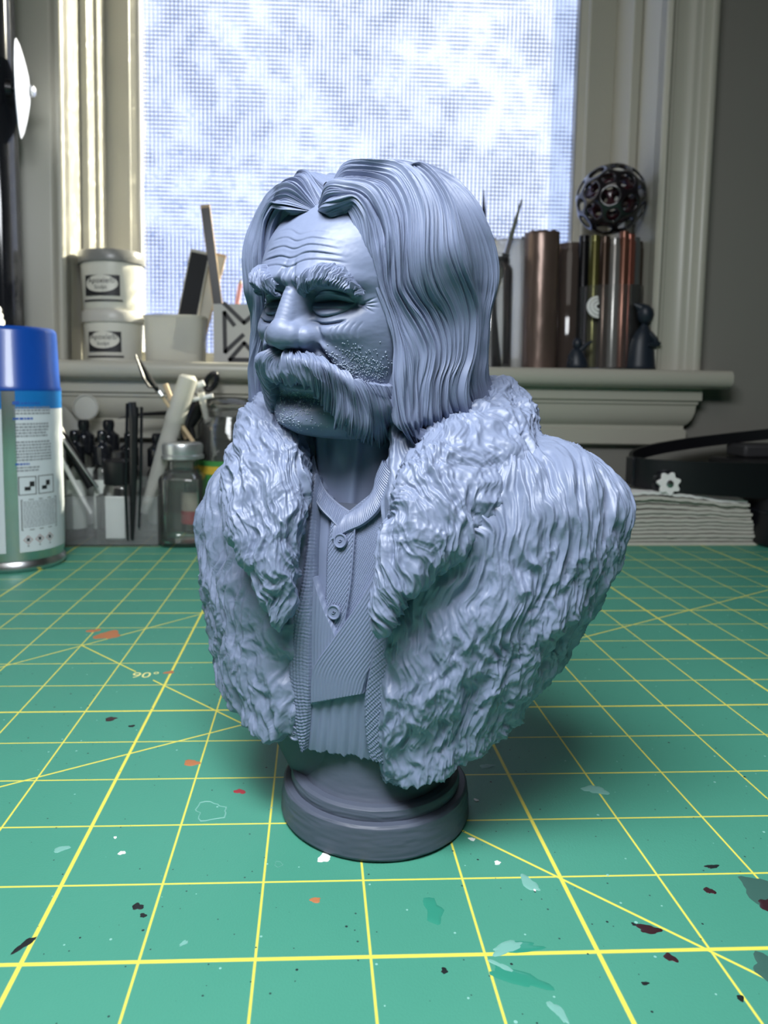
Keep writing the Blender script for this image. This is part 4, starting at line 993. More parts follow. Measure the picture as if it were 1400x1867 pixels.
# clear organiser
Y0 = 17.0
ox0, ox1 = DX(113, Y0), DX(286, Y0); oh = DZ(905, Y0, 200); ob = DZ(868, Y0+1.4, 200)
T = thing('acrylic_organizer', (ox0, Y0, 0), 'clear acrylic compartment organizer at the back left of the mat', 'organizer')
wd = ox1-ox0; th = .06
def panel(nm, b_): return MB().box(*b_).build(nm, acrylic, T, bevel=.01)
panel('floor_panel', (0, wd, 0, 2.6, 0, .08)); panel('front_panel', (0, wd, 0, th, .081, oh)); panel('back_panel', (0, wd, 2.6-th, 2.6, .081, ob+.6))
panel('middle_panel', (0, wd, 1.3, 1.3+th, .081, ob))
for px in (113, 172, 231, 285.0): x = min(max(DX(px, Y0)-ox0, 0), wd-th); panel('divider', (x, x+th, th, 2.6-th, .081, oh))
def bottle_black(px, py_top, Y, label, r=.34, glassy=True):
    t_ = thing('dropper_bottle', (DX(px, Y), Y, .085), label, 'bottle', 'black-capped dropper bottles in the organizer'); h = DZ(py_top, Y, px)-.085
    MB().lathe([(0, 0), (r, 0), (r+.02, .04), (r+.02, h-1.35), (r*.8, h-1.2), (r*.6, h-1.12), (0, h-1.12)], 28).build('bottle_body', clear_gl if glassy else black_pl, t_)
    MB().lathe([(r*.62, h-1.15), (r*1.02, h-1.12), (r*1.02, h-.55), (r*.95, h-.50), (r*.62, h-.42), (r*.50, h-.36), (r*.52, h-.28), (r*.58, h-.22), (r*.55, h-.06), (r*.40, h), (0, h)], 28).build('cap', black_gl, t_)
    m = MB(); arcs(m, r+.03, -1.9, 1.9, .35, max(.5, h-1.6), 16).build('paper_label', mat('bottle_label', (.62, .66, .62), rough=.6), t_)
bottle_black(154, 765, 18.9, 'black-capped dropper bottle in the back row, left of the two')
bottle_black(199, 765, 18.9, 'black-capped dropper bottle in the back row, right of the two')
bottle_black(137, 784, 18.0, 'black-capped dropper bottle in the second row beside the spray can', .29)
bottle_black(187, 784, 18.0, 'black-capped dropper bottle in the second row, just behind the short bottle', .29)
bottle_black(236, 788, 18.9, 'black-capped dropper bottle behind the black reverse tweezers', .30)
bottle_black(287, 790, 19.0, 'black-capped dropper bottle behind the frosted white tube', .33)
T = thing('small_bottle', (DX(213, 17.55), 17.65, .085), 'short clear bottle with a big square black cap in the organizer', 'bottle')
h1 = DZ(883, 17.5, 213)-.085; h2 = DZ(822, 17.5, 213)-.085
MB().lathe([(0, 0), (.42, 0), (.44, .05), (.44, h1-.15), (.36, h1), (0, h1)], 32, sq=.6).build('bottle_body', clear_gl, T)
MB().lathe([(0, h1), (.40, h1), (.42, h1+.05), (.42, h2-.35), (.36, h2-.28), (.22, h2-.24), (.2, h2-.04), (.14, h2), (0, h2)], 32, sq=.6).build('cap', black_pl, T)
m = MB(); m.box(-.30, .30, -.46, -.445, .15, h1-.35).build('paper_label', mat('white_paper_label', (.72, .74, .72), rough=.6), T)

# tools standing in the organizer
def stick(name, label, cat, p0, p1, r, mt, part_='shaft', **k):
    A, Bq = P(*p0), P(*p1); loc = A; t_ = thing(name, loc, label, cat); MB().tube([A-loc, (A+Bq)/2-loc, Bq-loc], r, 14, **k).build(part_, mt, t_); return t_, A, Bq
t_, A, Bq = stick('reverse_tweezers', 'long black reverse tweezers standing upright in front of the organizer', 'tweezers', (241, 984, 16.93), (244, 742, 16.93), [.05, .13, .15], black_pl, 'arm', flat=.5)
MB().tube([P(233, 984, 16.9)-A, P(229, 900, 16.9)-A, P(232, 735, 16.9)-A+0], [.03, .045, .05], 10).build('arm', black_gl, t_)
MB().tube([P(253, 962, 16.9)-A, P(257, 860, 16.9)-A, P(258, 742, 16.9)-A], [.03, .045, .05], 10).build('arm', black_gl, t_)
MB().tube([P(243, 760, 16.9)-A, P(241, 733, 16.9)-A], [.14, .12], 12, flat=.5).build('grip', black_pl, t_)
stick('brush', 'thick black paintbrush handle leaning left in the organizer', 'brush', (166, 888, 17.5), (100, 768, 17.3), [.14, .16, .13], black_pl, 'handle')
stick('metal_rod', 'thin silver rod leaning beside the black brush handle', 'rod', (178, 890, 17.35), (98, 776, 17.1), [.05, .06, .06], metal)
stick('white_stick', 'thin white plastic stick leaning down into the front compartment', 'stick', (166, 936, 17.15), (98, 812, 16.9), [.055, .075, .075], white_pl)
t_ = thing('frosted_disc', P(157, 743, 19.6), 'round frosted plastic lid propped upright above the dropper bottles', 'lid')
Mx = Matrix.Rotation(math.radians(84), 4, 'X')
rr_ = 23*sc(19.6); MB().lathe([(0, -.03), (rr_*.93, -.03), (rr_, .0), (rr_, .10), (rr_*.93, .12), (rr_*.85, .05), (0, .05)], 36, M=Mx).build('disc', frost_pl, t_)
m = MB().tube([(0, .1, -rr_), (0, .12, -1.2), (0, .1, -(float(P(157, 743, 19.6)[2])-.02))], .06, 8); m.build('stem', frost_pl, t_)
# plastic sheet behind the can
t_ = thing('plastic_scraper', P(128, 800, 19.9), 'pale translucent sheet leaning between the spray can and the bottles', 'sheet')
q = [P(100, 735, 19.9), P(118, 742, 19.9), P(148, 775, 19.8), P(160, 800, 19.7), P(160, 985, 19.7), P(100, 985, 19.7)]; o0 = P(128, 800, 19.9)
V = [tuple(p-o0) for p in q]+[tuple(p-o0+np.array([0, .06, 0])) for p in q]; n = len(q)
MB().add(V, [tuple(range(n)), tuple(range(n, 2*n))[::-1]]+[(i, n+i, n+(i+1) % n, (i+1) % n) for i in range(n)]).build('sheet', frost_pl, t_, smooth=False)
# frosted tube and its cap
t_, A, Bq = stick('frosted_tube', 'frosted white plastic tube leaning right out of the organizer', 'tube', (262, 935, 17.6), (343, 690, 17.9), [.13, .27, .30], frost_pl)
A2 = P(318, 768, 17.85); MB().tube([A2-A, Bq-A, P(344, 684, 17.9)-A], [.33, .31, .20], 18).build('cap', frost_pl, t_)
# alligator clip on a bamboo stick
t_, A, Bq = stick('clip_stick', 'bamboo stick with a black alligator clip at its tip, leaning left', 'clip', (352, 805, 18.0), (287, 710, 17.6), [.07, .065, .06], wood)
m = MB(); m.tube([P(290, 716, 17.6)-A, P(272, 690, 17.5)-A, P(250, 650, 17.4)-A], [.10, .17, .05], 10, flat=.6); m.build('clip_jaw', black_pl, t_)
m = MB(); m.tube([P(284, 708, 17.5)-A, P(272, 705, 17.4)-A, P(262, 690, 17.35)-A, P(247, 647, 17.3)-A], [.04, .09, .10, .04], 8, flat=.5); m.build('clip_jaw', metal if False else black_pl, t_)
m = MB(); m.tube([P(296, 722, 17.55)-A, P(290, 713, 17.55)-A], .09, 10); m.build('ferrule', metal, t_)
stick('wooden_stick', 'pale flat wooden stick crossing behind the frosted tube', 'stick', (340, 800, 18.4), (301, 700, 18.2), [.08, .09, .09], wood)
# pipette
t_, A, Bq = stick('pipette', 'white plastic pipette with a cross-shaped head leaning over the glass jar', 'pipette', (392, 830, 18.6), (366, 716, 18.2), [.07, .10, .12], frost_pl)
MB().tube([P(350, 729, 18.2)-A, P(388, 721, 18.2)-A], .075, 10).build('flange', white_pl, t_); MB().tube([P(358, 704, 18.2)-A, P(372, 698, 18.2)-A], .11, 10).build('flange', white_pl, t_)
# black handle with an eye
t_ = thing('craft_pick', P(340, 775, 19.2), 'black handle with an eyelet at its end leaning behind the pipette', 'tool'); A = P(340, 775, 19.2)
MB().tube([P(332, 800, 19.2)-A, P(352, 757, 19.2)-A, P(372, 716, 19.2)-A], [.10, .28, .16], 12, flat=.6).build('grip', black_pl, t_)
c_ = P(385, 696, 19.2)-A; ring = [Vector(c_)+Vector((math.cos(a)*.17+math.sin(a)*.10, 0, math.sin(a)*.28)) for a in np.linspace(0, 2*math.pi, 17)]
MB().tube(ring, .09, 8).build('eyelet', black_pl, t_)
t_ = thing('scissors', P(300, 762, 19.3), 'closed black scissor blades lying level behind the tools', 'scissors'); A = P(300, 762, 19.3)
MB().tube([P(215, 763, 19.3)-A, P(260, 755, 19.3)-A, P(320, 752, 19.2)-A], [.02, .12, .18], 8, flat=.5).build('blade', black_pl, t_); MB().tube([P(320, 752, 19.2)-A, P(345, 760, 19.2)-A, P(352, 800, 19.2)-A], [.12, .1, .1], 8).build('handle', black_pl, t_)

# glass bottle with a silver lid
Yb = 17.45; cx_ = (DX(286, Yb-.4)+DX(371, Yb-.4))/2; r_ = (DX(371, Yb-.4)-DX(286, Yb-.4))/2
T = thing('glass_bottle', (cx_, Yb, 0), 'square clear glass bottle with a silver screw lid on the mat edge', 'bottle')
zs_ = DZ(868, Yb-.6, 330); zn = DZ(842, Yb-.5, 330); zl0 = DZ(838, Yb-.5, 330); zl1 = DZ(808, Yb-.5, 330)
MB().lathe([(0, 0), (r_*.85, 0), (r_*.98, .08), (r_, .2), (r_, zs_-.15), (r_*.93, zs_-.03), (r_*.74, zs_+.08), (r_*.62, zs_+.16), (r_*.62, zn), (r_*.56, zn), (r_*.56, zs_+.12), (r_*.86, zs_-.12), (r_*.92, .25), (r_*.85, .14), (0, .14)], 48, sq=.55).build('bottle_body', clear_gl, T)
rl_ = 37*sc(Yb); MB().lathe([(0, zl1), (rl_*.85, zl1), (rl_*.96, zl1-.04), (rl_, zl1-.12), (rl_*.97, zl0+.14), (rl_*1.04, zl0+.10), (rl_*1.04, zl0), (rl_*.7, zl0)], 48).build('lid', mat('dull_silver_lid', (.55, .57, .58), rough=.35, metal=.8), T)
# jar behind with a label that shows through
def jar(px0, px1, Y, py_top, label, lidm=None, lab=None, mt=clear_gl, group=None, lid_px=0, base=0.0, name='glass_jar'):
    cx = (DX(px0, Y)+DX(px1, Y))/2; r = (DX(px1, Y)-DX(px0, Y))/2; h = DZ(py_top, Y, px0)-base
    t_ = thing(name, (cx, Y, base), label, 'jar', group)
    MB().lathe([(0, 0), (r*.9, 0), (r, .1), (r, h-.55), (r*.86, h-.35), (r*.82, h-.3), (r*.82, h-.05), (r*.86, h-.02), (r*.84, h), (r*.77, h), (r*.76, h-.3), (r*.93, h-.6), (r*.93, .15), (0, .12)], 44).build('jar_body', mt, t_)
    for z_ in (h-.26, h-.16): MB().lathe([(r*.82, z_-.03), (r*.87, z_), (r*.82, z_+.03)], 44).build('thread', mt, t_)
    if lidm: MB().lathe([(r*.88, h-.28), (r*.92, h-.26), (r*.92, h+.04), (r*.86, h+.08), (0, h+.08)], 40).build('lid', lidm, t_)
    return t_, r, h
t_, r, h = jar(330, 372, 19.4, 880, 'small jar with a food-style picture label seen through the glass bottle')
m = MB(); arcs(m, r+.02, -1.2, 1.2, .35, h-.3, 12).build('paper_label', mat('cream_picture_label', (.55, .50, .40), rough=.6, noise=.5, nscale=60), t_); m = MB(); arcs(m, r+.03, -1.2, 1.2, .35, .8, 12).build('label_stripe', mat('red_label_stripe', (.42, .03, .05), rough=.5), t_)
t_, r, h = jar(362, 476, 18.9, 742, 'wide clear glass jar with a green and yellow label behind the bust', name='storage_jar')
m = MB(); arcs(m, r+.02, -1.5, 1.5, h*.30, h*.60, 16).build('green_label', mat('green_label', (.05, .25, .06), rough=.5), t_); m = MB(); arcs(m, r+.03, -1.5, 1.5, h*.50, h*.56, 16).build('yellow_stripe', mat('yellow_label_stripe', (.65, .45, .05), rough=.5), t_)
m = MB().lathe([(r*.9, h), (r*.93, h+.05), (r*.7, h+.28), (r*.2, h+.36), (0, h+.36)], 40).build('glass_lid', clear_gl, t_)
t_ = thing('black_knob_jar', P(459, 800, 18.0)*np.array([1, 1, 0]), 'squat jar with a domed black lid marked red, half hidden by the fur collar', 'jar')
h = DZ(775, 18.0, 459); MB().lathe([(0, 0), (.5, 0), (.55, .1), (.55, h-.1), (0, h)], 32).build('jar_body', clear_gl, t_); MB().lathe([(.5, h-.05), (.56, h), (.52, h+.25), (.35, h+.48), (0, h+.55)], 32).build('lid', black_gl, t_)
m = MB(); arcs(m, .57, -.7, .7, h+.02, h+.2, 8).build('red_sticker', mat('red_sticker', (.6, .06, .04), rough=.5), t_)

# ------------------------------------------------------------------ things on the desk, right
Yp = 18.0; x0, x1 = DX(1066, Yp-.9), DX(1372, Yp-.9)
T = thing('paper_towel_stack', ((x0+x1)/2, Yp, 0), 'stack of folded white paper towels on the mat by the wall', 'paper towels')
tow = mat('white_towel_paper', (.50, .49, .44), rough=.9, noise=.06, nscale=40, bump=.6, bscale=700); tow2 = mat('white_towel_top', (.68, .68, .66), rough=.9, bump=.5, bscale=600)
nL = 13; Hh = DZ(905, Yp-.9, 1220); rnd_ = np.random.RandomState(4)
for k_ in range(nL):
    z0 = Hh*k_/nL; tkn = Hh/nL*.80; nx, ny = 60, 10
    xs = np.linspace(-(x1-x0)/2-.05*rnd_.rand()+(.12 if k_ < 2 else 0), (x1-x0)/2+(.22-.035*k_)+.05*rnd_.rand(), nx); ys = np.linspace(-.95+.05*rnd_.randn()-.01*k_, 1.2, ny)
    Xg, Yg = np.meshgrid(xs, ys, indexing='ij'); lift = (.05*np.sin(Xg*.9+k_*.2)+.075*pn(Xg*1.3, Yg*1+k_*.11, 5)+.035*pn(Xg*4, Yg*3+k_*.5, 3))*k_/nL*1.6+.16*k_/nL*(.5-(Xg/(x1-x0)))
    Yg = Yg+.03*pn(Xg*3, 0*Yg+k_, 9)
    top = np.stack([Xg, Yg, z0+tkn*.96+lift*1.0+.010*pn(Xg*9, Yg*7, k_+3)], -1); bot = np.stack([Xg, Yg, z0+.004+lift], -1)
    ringA = np.concatenate([bot, top[:, ::-1]], 1)
    V = ringA.reshape(-1, 3); F = [tuple(f) for f in gridfaces(nx, 2*ny, False, True)]+[tuple(range(2*ny)), tuple((nx-1)*2*ny+i for i in range(2*ny))[::-1]]
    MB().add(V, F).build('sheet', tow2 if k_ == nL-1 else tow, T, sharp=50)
# head-worn magnifier: padded strap, knob, lens housing
A = P(1290, 860, 18.1); zB = Hh+.22
T = thing('magnifier_visor', (A[0], 18.2, zB), 'black headband magnifier with a white knob lying on the paper towels', 'magnifier')
def strap(nm, cx, cy, rx, ry, a0, a1, z0, h0, dz, dh, th=.12, mt=black_pl, n=60):
    a = np.linspace(a0, a1, n); V = []; 
    for i, q in enumerate(a):
        f = i/(n-1); z = z0+dz*f; h_ = h0+dh*f; x, y = cx+rx*math.cos(q), cy+ry*math.sin(q); xi, yi = cx+(rx-th)*math.cos(q), cy+(ry-th)*math.sin(q)
        V += [(x, y, z), (x, y, z+h_), (xi, yi, z+h_), (xi, yi, z)]
    F = [tuple(f) for f in gridfaces(n, 4, False, True)]+[(0, 1, 2, 3), ((n-1)*4+3, (n-1)*4+2, (n-1)*4+1, (n-1)*4)]
    return MB().add(V, F).build(nm, mt, T, sharp=50)
lx = DX(1147, 18.2)-A[0]; rx = 3.6
strap('headband', lx+rx, -.1, rx, 1.5, math.pi, 1.5*math.pi+.9, .02, .95, -.35, .25)
strap('headband', lx+rx, -.1, rx, 1.5, math.pi, .25*math.pi, .55, .42, 1.05, -.05)
MB().box(lx-.03, lx+.30, -.38, .20, .0, .98).build('end_cap', black_gl, T, bevel=.05)
kc = Vector(P(1218, 882, 16.98)-np.array([A[0], 18.2, zB])); Mk = Matrix.Translation(kc) @ Matrix.Rotation(math.radians(84), 4, 'X') @ Matrix.Rotation(.3, 4, 'Z')
pts_ = [((.34+.05*math.cos(7*a))*math.cos(a), (.34+.05*math.cos(7*a))*math.sin(a)) for a in np.linspace(0, 2*math.pi, 84, endpoint=False)]
m = MB().prism(pts_, -.02, .10, M=Mk); kn = m.build('knob', white_pl, T, bevel=.015)
MB().lathe([(0, .10), (.12, .10), (.12, .13), (.05, .15), (0, .15)], 16, M=Mk).build('screw', metal, kn)
MB().lathe([(0, -.20), (.45, -.20), (.42, -.02), (0, -.02)], 28, M=Mk).build('knob_mount', black_gl, T)
MB().box(DX(1330, 18)-A[0], DX(1460, 18)-A[0], -1.5, 1.2, .2, .9).build('lens_housing', black_pl, T, bevel=.12)
MB().box(DX(1345, 19)-A[0], DX(1460, 19)-A[0], .4, 1.6, .9, 1.35).build('lens_housing', mat('dark_grey_rubber', (.03, .03, .033), rough=.6), T, bevel=.1)
T = thing('black_case', (DX(1440, 17.2), 17.3, 0), 'rounded black case standing at the right edge of the mat', 'case')
hc = DZ(885, 17, 1390); rc_ = DX(1440, 17.2)-DX(1376, 17.2)
MB().lathe([(0, 0), (rc_*.9, 0), (rc_, .1), (rc_, hc-.5), (rc_*.92, hc-.15), (rc_*.75, hc), (0, hc)], 40, sq=.7).build('case_body', black_pl, T)
MB().lathe([(rc_*1.0, hc*.55), (rc_*1.02, hc*.56), (rc_*1.02, hc*.60), (rc_*1.0, hc*.61)], 40, sq=.7).build('seam', black_gl, T)

# ------------------------------------------------------------------ things on the window stool
def on_sill(name, px, Y, label, cat, group=None, rz=0.0): x = DX(px, Y); return thing(name, (x, Y, SZ(x)+.005), label, cat, group, rz)
jar_m = mat('cream_tub_plastic', (.62, .61, .54), rough=.35); lid_m = mat('grey_tub_lid', (.20, .20, .19), rough=.3); lid2 = mat('pale_tub_lid', (.48, .47, .43), rough=.35)
def tub(Y, px0, px1, py0, py1, z, label, lm):
    x = (DX(px0, Y)+DX(px1, Y))/2; r = (DX(px1, Y)-DX(px0, Y))/2*.94; h = (py1-py0)*sc(Y-r)
    t_ = thing('putty_tub', (x, Y, z), label, 'tub', 'stacked putty tubs'); lh = .42
    MB().lathe([(0, 0), (r*.90, 0), (r*.93, .05), (r*.99, h-lh), (r*.99, h-.2), (0, h-.2)], 56).build('tub_body', jar_m, t_)
    MB().lathe([(r*1.0, h-lh), (r*1.06, h-lh), (r*1.07, h-lh+.05), (r*1.06, h-.05), (r*1.03, h), (r*.98, h), (r*.96, h-.05), (0, h-.05)], 56).build('lid', lm, t_)
    R_ = lambda z: r*(.93+.06*z/(h-lh))+.012
    zc_ = (h-lh)*.50; c_ = -.12
    m = MB(); arcs(m, R_(zc_)+.004, c_-.62, c_+.62, zc_-.36, zc_+.36, 16); pl_ = m.build('black_label', ink, t_)
    m = MB(); V = []; n = 30; rr = R_(zc_)+.010
    aa = [c_-.56*math.cos(q) for q in np.linspace(0, math.pi, n)]; hh_ = [.30*math.sin(q) for q in np.linspace(0, math.pi, n)]
    V = [(rr*math.sin(a), -rr*math.cos(a), zc_+.06+k2*h_) for k2 in (-1, 1) for a, h_ in zip(aa, hh_)]
    m.add(V, [(i, i+1, n+i+1, n+i) for i in range(n-1)]).build('white_oval', jar_m, t_)
    v_, f_ = wrap_text('Apoxie®', .28, rr+.006, c_, zc_+.16); MB().add(v_, f_).build('lettering', ink, t_, smooth=False)
    v_, f_ = wrap_text('Sculpt', .19, rr+.006, c_, zc_-.07); MB().add(v_, f_).build('lettering', ink, t_, smooth=False)
    m = MB(); arcs(m, R_(zc_)+.004, c_-.70, c_+.70, zc_-.56, zc_-.50, 14); arcs(m, R_(zc_)+.004, c_-.75, c_+.95, zc_+.50, zc_+.56, 14); m.build('printed_rule', ink, t_)
    return z+h, x
zs0 = SZ(DX(210, 21.6))+.005
za, _ = tub(21.7, 157, 268, 563, 655, zs0, 'lower cream putty tub with black label, standing on the window sill', lid2)
tub(21.7, 153, 270, 457, 563, za+.005, 'upper cream putty tub with dark grey lid, stacked on the other', lid_m)
Y = 21.5; T = on_sill('plastic_cup', 324, Y, 'frosted plastic tub holding sanding boards on the window sill', 'cup')
r = 53*sc(Y)*1.0; h = 82*sc(Y); MB().lathe([(0, 0), (r*.92, 0), (r*.95, .05), (r, h), (r*.95, h), (r*.90, .1), (0, .08)], 56, sq=.45, sy=.8).build('cup_body', frost_pl, T)
MB().lathe([(r*.99, h-.06), (r*1.03, h-.05), (r*1.03, h), (r*.99, h+.01)], 56, sq=.45, sy=.8).build('rim', frost_pl, T)
def board(nm, p0, p1, wpx, th, m_face, m_side, label, Yq):
    A, Bq = P(*p0), P(*p1); L_ = np.linalg.norm(Bq-A); t_ = thing(nm, A, label, 'sanding stick'); d = Vector((Bq-A)/L_); hw = wpx*sc(Yq)/2
    rx_ = d.cross(Vector((0, 1, 0))).normalized(); ry_ = rx_.cross(d).normalized(); M = Matrix((( *rx_, ), ( *ry_, ), ( *d, ))).transposed().to_4x4()
    MB().box(-hw, hw, -th/2, th/2, 0, L_, M=M).build('core', m_side, t_, bevel=.01)
    MB().box(-hw*.86, hw*.86, -th/2-.03, -th/2-.002, .05, L_-.12, M=M).build('abrasive_face', m_face, t_)
    return t_
grit = mat('black_grit', (.012, .013, .016), rough=.8, bump=.5, bscale=900); foam = mat('grey_foam', (.42, .41, .36), rough=.8); tan_ = mat('tan_card', (.45, .34, .22), rough=.7)
board('sanding_board', (330, 640, 21.45), (366, 458, 21.9), 36, .16, grit, foam, 'wide sanding board with a black face leaning in the frosted tub', 21.7)
board('sanding_board', (350, 645, 21.75), (396, 462, 22.3), 34, .14, foam, tan_, 'tan-backed sanding board behind the black-faced one', 22)
zb0 = 657
Y = 21.0; xb0, xb1 = DX(391, Y), DX(486, Y); hb = (657-551)*sc(Y)
T = thing('patterned_box', (xb0, Y, SZ(xb0)+.005), 'grey open box with black triangular line pattern beside the frosted tub', 'box'); bw = xb1-xb0
gbox = mat('pale_grey_board', (.40, .40, .38), rough=.5)
for nm, b_ in (('front_panel', (0, bw, 0, .1, 0, hb)), ('back_panel', (0, bw, 1.5, 1.6, 0, hb)), ('side_panel', (0, .1, .1, 1.5, 0, hb)), ('side_panel', (bw-.1, bw, .1, 1.5, 0, hb)), ('bottom_panel', (.1, bw-.1, .1, 1.5, 0, .1))): MB().box(*b_).build(nm, gbox, T)
def bars(segs, w_=.075):
    m = MB(); k_ = sc(Y); 
    for (xa_, ya_, xb_, yb_) in segs:
        a = np.array([(xa_-391)*k_, (657-ya_)*k_]); b_ = np.array([(xb_-391)*k_, (657-yb_)*k_]); d = b_-a; L_ = np.linalg.norm(d); d /= L_; n = np.array([-d[1], d[0]])*w_
        a = a-d*w_*.6; b_ = b_+d*w_*.6; q = [a+n, a-n, b_-n, b_+n]
        m.add([(p[0], -.02, p[1]) for p in q]+[(p[0], 0.0, p[1]) for p in q], [(0, 1, 2, 3), (0, 4, 5, 1), (1, 5, 6, 2), (2, 6, 7, 3), (3, 7, 4, 0)])
    return m
bars([(411, 566, 412, 636), (412, 636, 444, 606), (411, 566, 428, 588), (411, 544+6, 446, 584), (446, 584, 478, 556)]).build('black_line_pattern', ink, T, smooth=False)
bars([(420, 650, 446, 620), (446, 620, 474, 650), (420, 650, 474, 650)]).build('black_line_pattern', ink, T, smooth=False)
board('sanding_stick', (408, 640, 21.8), (374, 374, 21.9), 17, .14, black_pl, tan_, 'tall narrow black sanding stick standing in the patterned box', 21.8)
t_, A, Bq = stick('pencil', 'pink pencil end showing between the patterned box and the hair', 'pencil', (420, 640, 22.2), (438, 518, 22.3), [.09, .09, .08], mat('pink_paint', (.75, .35, .33), rough=.5))
MB().tube([Bq-A, P(439, 510, 22.3)-A], [.08, .02], 8).build('tip', wood, t_)

# right half of the sill
Y = 21.6; b0 = lambda px: SZ(DX(px, Y))+.005
tj, r, h = jar(848, 926, Y, 466, 'clear glass jar of paintbrushes on the sill behind the hair', base=b0(890), name='brush_jar')
pb = mat('grey_green_paint', (.12, .13, .10), rough=.35)
for i, (p0, p1, rr, lab, mt_) in enumerate((((880, 640, 21.5), (882, 346, 21.6), [.10, .13, .015], 'upright dark paintbrush, tallest in the glass jar', black_gl), ((872, 640, 21.7), (951, 364, 21.5), [.08, .12, .03], 'silver-tipped paintbrush leaning right out of the glass jar', pb),
     ((896, 640, 21.4), (862, 402, 21.6), [.08, .11, .02], 'short dark paintbrush nearest the hair in the glass jar', black_gl))):
    A, Bq = P(*p0), P(*p1); t_ = thing('paintbrush', A, lab, 'paintbrush', 'paintbrushes in the jar'); f1, f2 = A+(Bq-A)*.60, A+(Bq-A)*.74
    MB().tube([A-A, (f1-A)*.5, f1-A], [rr[0], rr[1], rr[1]*.8], 10).build('handle', mt_, t_); MB().tube([f1-A, f2-A], [rr[1]*.85, rr[1]*.8], 10).build('ferrule', metal, t_)
    MB().tube([f2-A, f2+(Bq-f2)*.45-A, Bq-A], [rr[1]*.75, rr[1]*.6, rr[2]], 10).build('bristles', black_pl if i != 1 else pb, t_)
m = MB(); Tk = on_sill('brush_roll', 890, 21.2, 'dark conical bundle standing in front of the brush jar', 'bundle'); m.lathe([(0, 0), (.42, 0), (.40, .15), (.20, 1.9), (.16, 3.2), (0, 3.2)], 20).build('wrap', black_pl, Tk)
T = on_sill('clear_canister', 918, 22.6, 'clear plastic canister between the brush jar and the copper tube', 'canister'); r = 38*sc(22.6); h = 228*sc(22.6)
MB().lathe([(0, 0), (r, 0), (r, h-.6), (r*.92, h-.3), (r*.9, h), (r*.84, h), (r*.86, h-.35), (r*.95, h-.65), (r*.95, .1), (0, .1)], 40).build('canister_body', glass('cloudy_plastic', (.90, .90, .88), .1, .35), T)
MB().lathe([(r*.9, h-.02), (r*.96, h), (r*.94, h+.1), (r*.2, h+.16), (0, h+.16)], 40).build('lid', clear_gl, T)
T = on_sill('copper_tube', 977, 21.3, 'shiny copper-brown foil tube standing on the sill', 'tube'); r = 31*sc(21.3); h = 243*sc(21.3)
cop = mat('copper_foil', (.17, .12, .10), rough=.32, metal=.6, noise=.25, nscale=30, bump=.5, bscale=50)
n = 64; zs_ = np.linspace(0, h, 40); AA, ZZ = np.meshgrid(np.linspace(0, 2*np.pi, n, endpoint=False), zs_, indexing='ij'); RR = r*(1+.03*pn(AA*1.2, ZZ*.9, 4)+.012*pn(AA*4, ZZ*3, 5))
ZZ2 = ZZ+(ZZ > h-.01)*.05*pn(AA*3, 0*AA, 6)*2; G = np.stack([RR*np.cos(AA), RR*np.sin(AA), ZZ2], -1); Gi = G.copy()[:, ::-1]; Gi[..., :2] *= .93
grid('foil_sleeve', np.concatenate([G, Gi], 1), cop, T, wu=True); m = MB().lathe([(0, 0), (r*.9, 0), (r*.9, .1), (0, .1)], 32).build('base_disc', cop, T)
T = on_sill('smoked_jar', 1028, 22.6, 'dark smoked jar behind the copper tube', 'jar'); r = 40*sc(22.6); h = 225*sc(22.6)
smk = glass('smoked_glass', (.30, .24, .21), .05, .3)
MB().lathe([(0, 0), (r, 0), (r, h-.5), (r*.8, h-.2), (r*.8, h), (r*.74, h), (r*.74, h-.25), (r*.94, h-.55), (r*.94, .1), (0, .1)], 40).build('jar_body', smk, T)
# tall pot of coloured tubes
T = on_sill('clear_pot', 1098, 21.9, 'clear acrylic pot packed with coloured tubes under the lattice ball', 'pot'); r = 60*sc(21.9); h = 240*sc(21.9); rP = r; cxP, zP = T.location[0]/U, T.location[2]/U
MB().lathe([(0, 0), (r, 0), (r, h*.62), (r*.96, h*.62), (r*.96, .08), (0, .08)], 48).build('pot_body', clear_gl, T)
tubes = [(-50, 'black', (.012, .012, .014)), (-38, 'olive', (.10, .095, .03)), (-24, 'dark brown', (.055, .035, .025)), (-8, 'pale grey', (.26, .25, .24)), (8, 'rust brown', (.14, .06, .04)), (20, 'copper red', (.20, .07, .05)), (32, 'slate grey', (.12, .13, .13)), (44, 'umber', (.06, .045, .035)), (-16, 'gold', (.22, .17, .07)), (2, 'moss', (.08, .075, .03)), (26, 'charcoal', (.03, .03, .03)), (38, 'silver', (.3, .3, .3))]
for i, (dx_, nm, c_) in enumerate(tubes):
    back = i >= 8; x = cxP+dx_*sc(21.5); dy = math.sqrt(max(.02, (rP*.80)**2-(x-cxP)**2)); y = 21.9+(.45 if back else -dy*.92+.0); rr = .21 if not back else .24
    hh = (h*(.985 if not back else 1.0))-.14*((i*5) % 4)*.6; t_ = thing('foil_tube', (x, y, zP+.1), nm+' foil tube in the clear pot, '+('back row' if back else 'front row'), 'tube', 'coloured foil tubes in the clear pot')
    mt_ = mat(nm.replace(' ', '_')+'_foil', c_, rough=.25, metal=.6, noise=.15, nscale=30)
    MB().lathe([(0, 0), (rr, 0), (rr, hh-.3), (rr*.9, hh-.25), (0, hh-.25)], 18).build('tube_body', mt_, t_); MB().lathe([(rr*.9, hh-.27), (rr*.85, hh-.02), (rr*.7, hh), (0, hh)], 18).build('end_cap', mt_, t_)
T = thing('reflection_rings', P(1090, 560, 20.75), 'white half rings modelled as a reflection among the coloured tubes', 'disc'); Mx = Matrix.Rotation(math.radians(80), 4, 'X')  # a reflection built as white half rings in front of the tubes
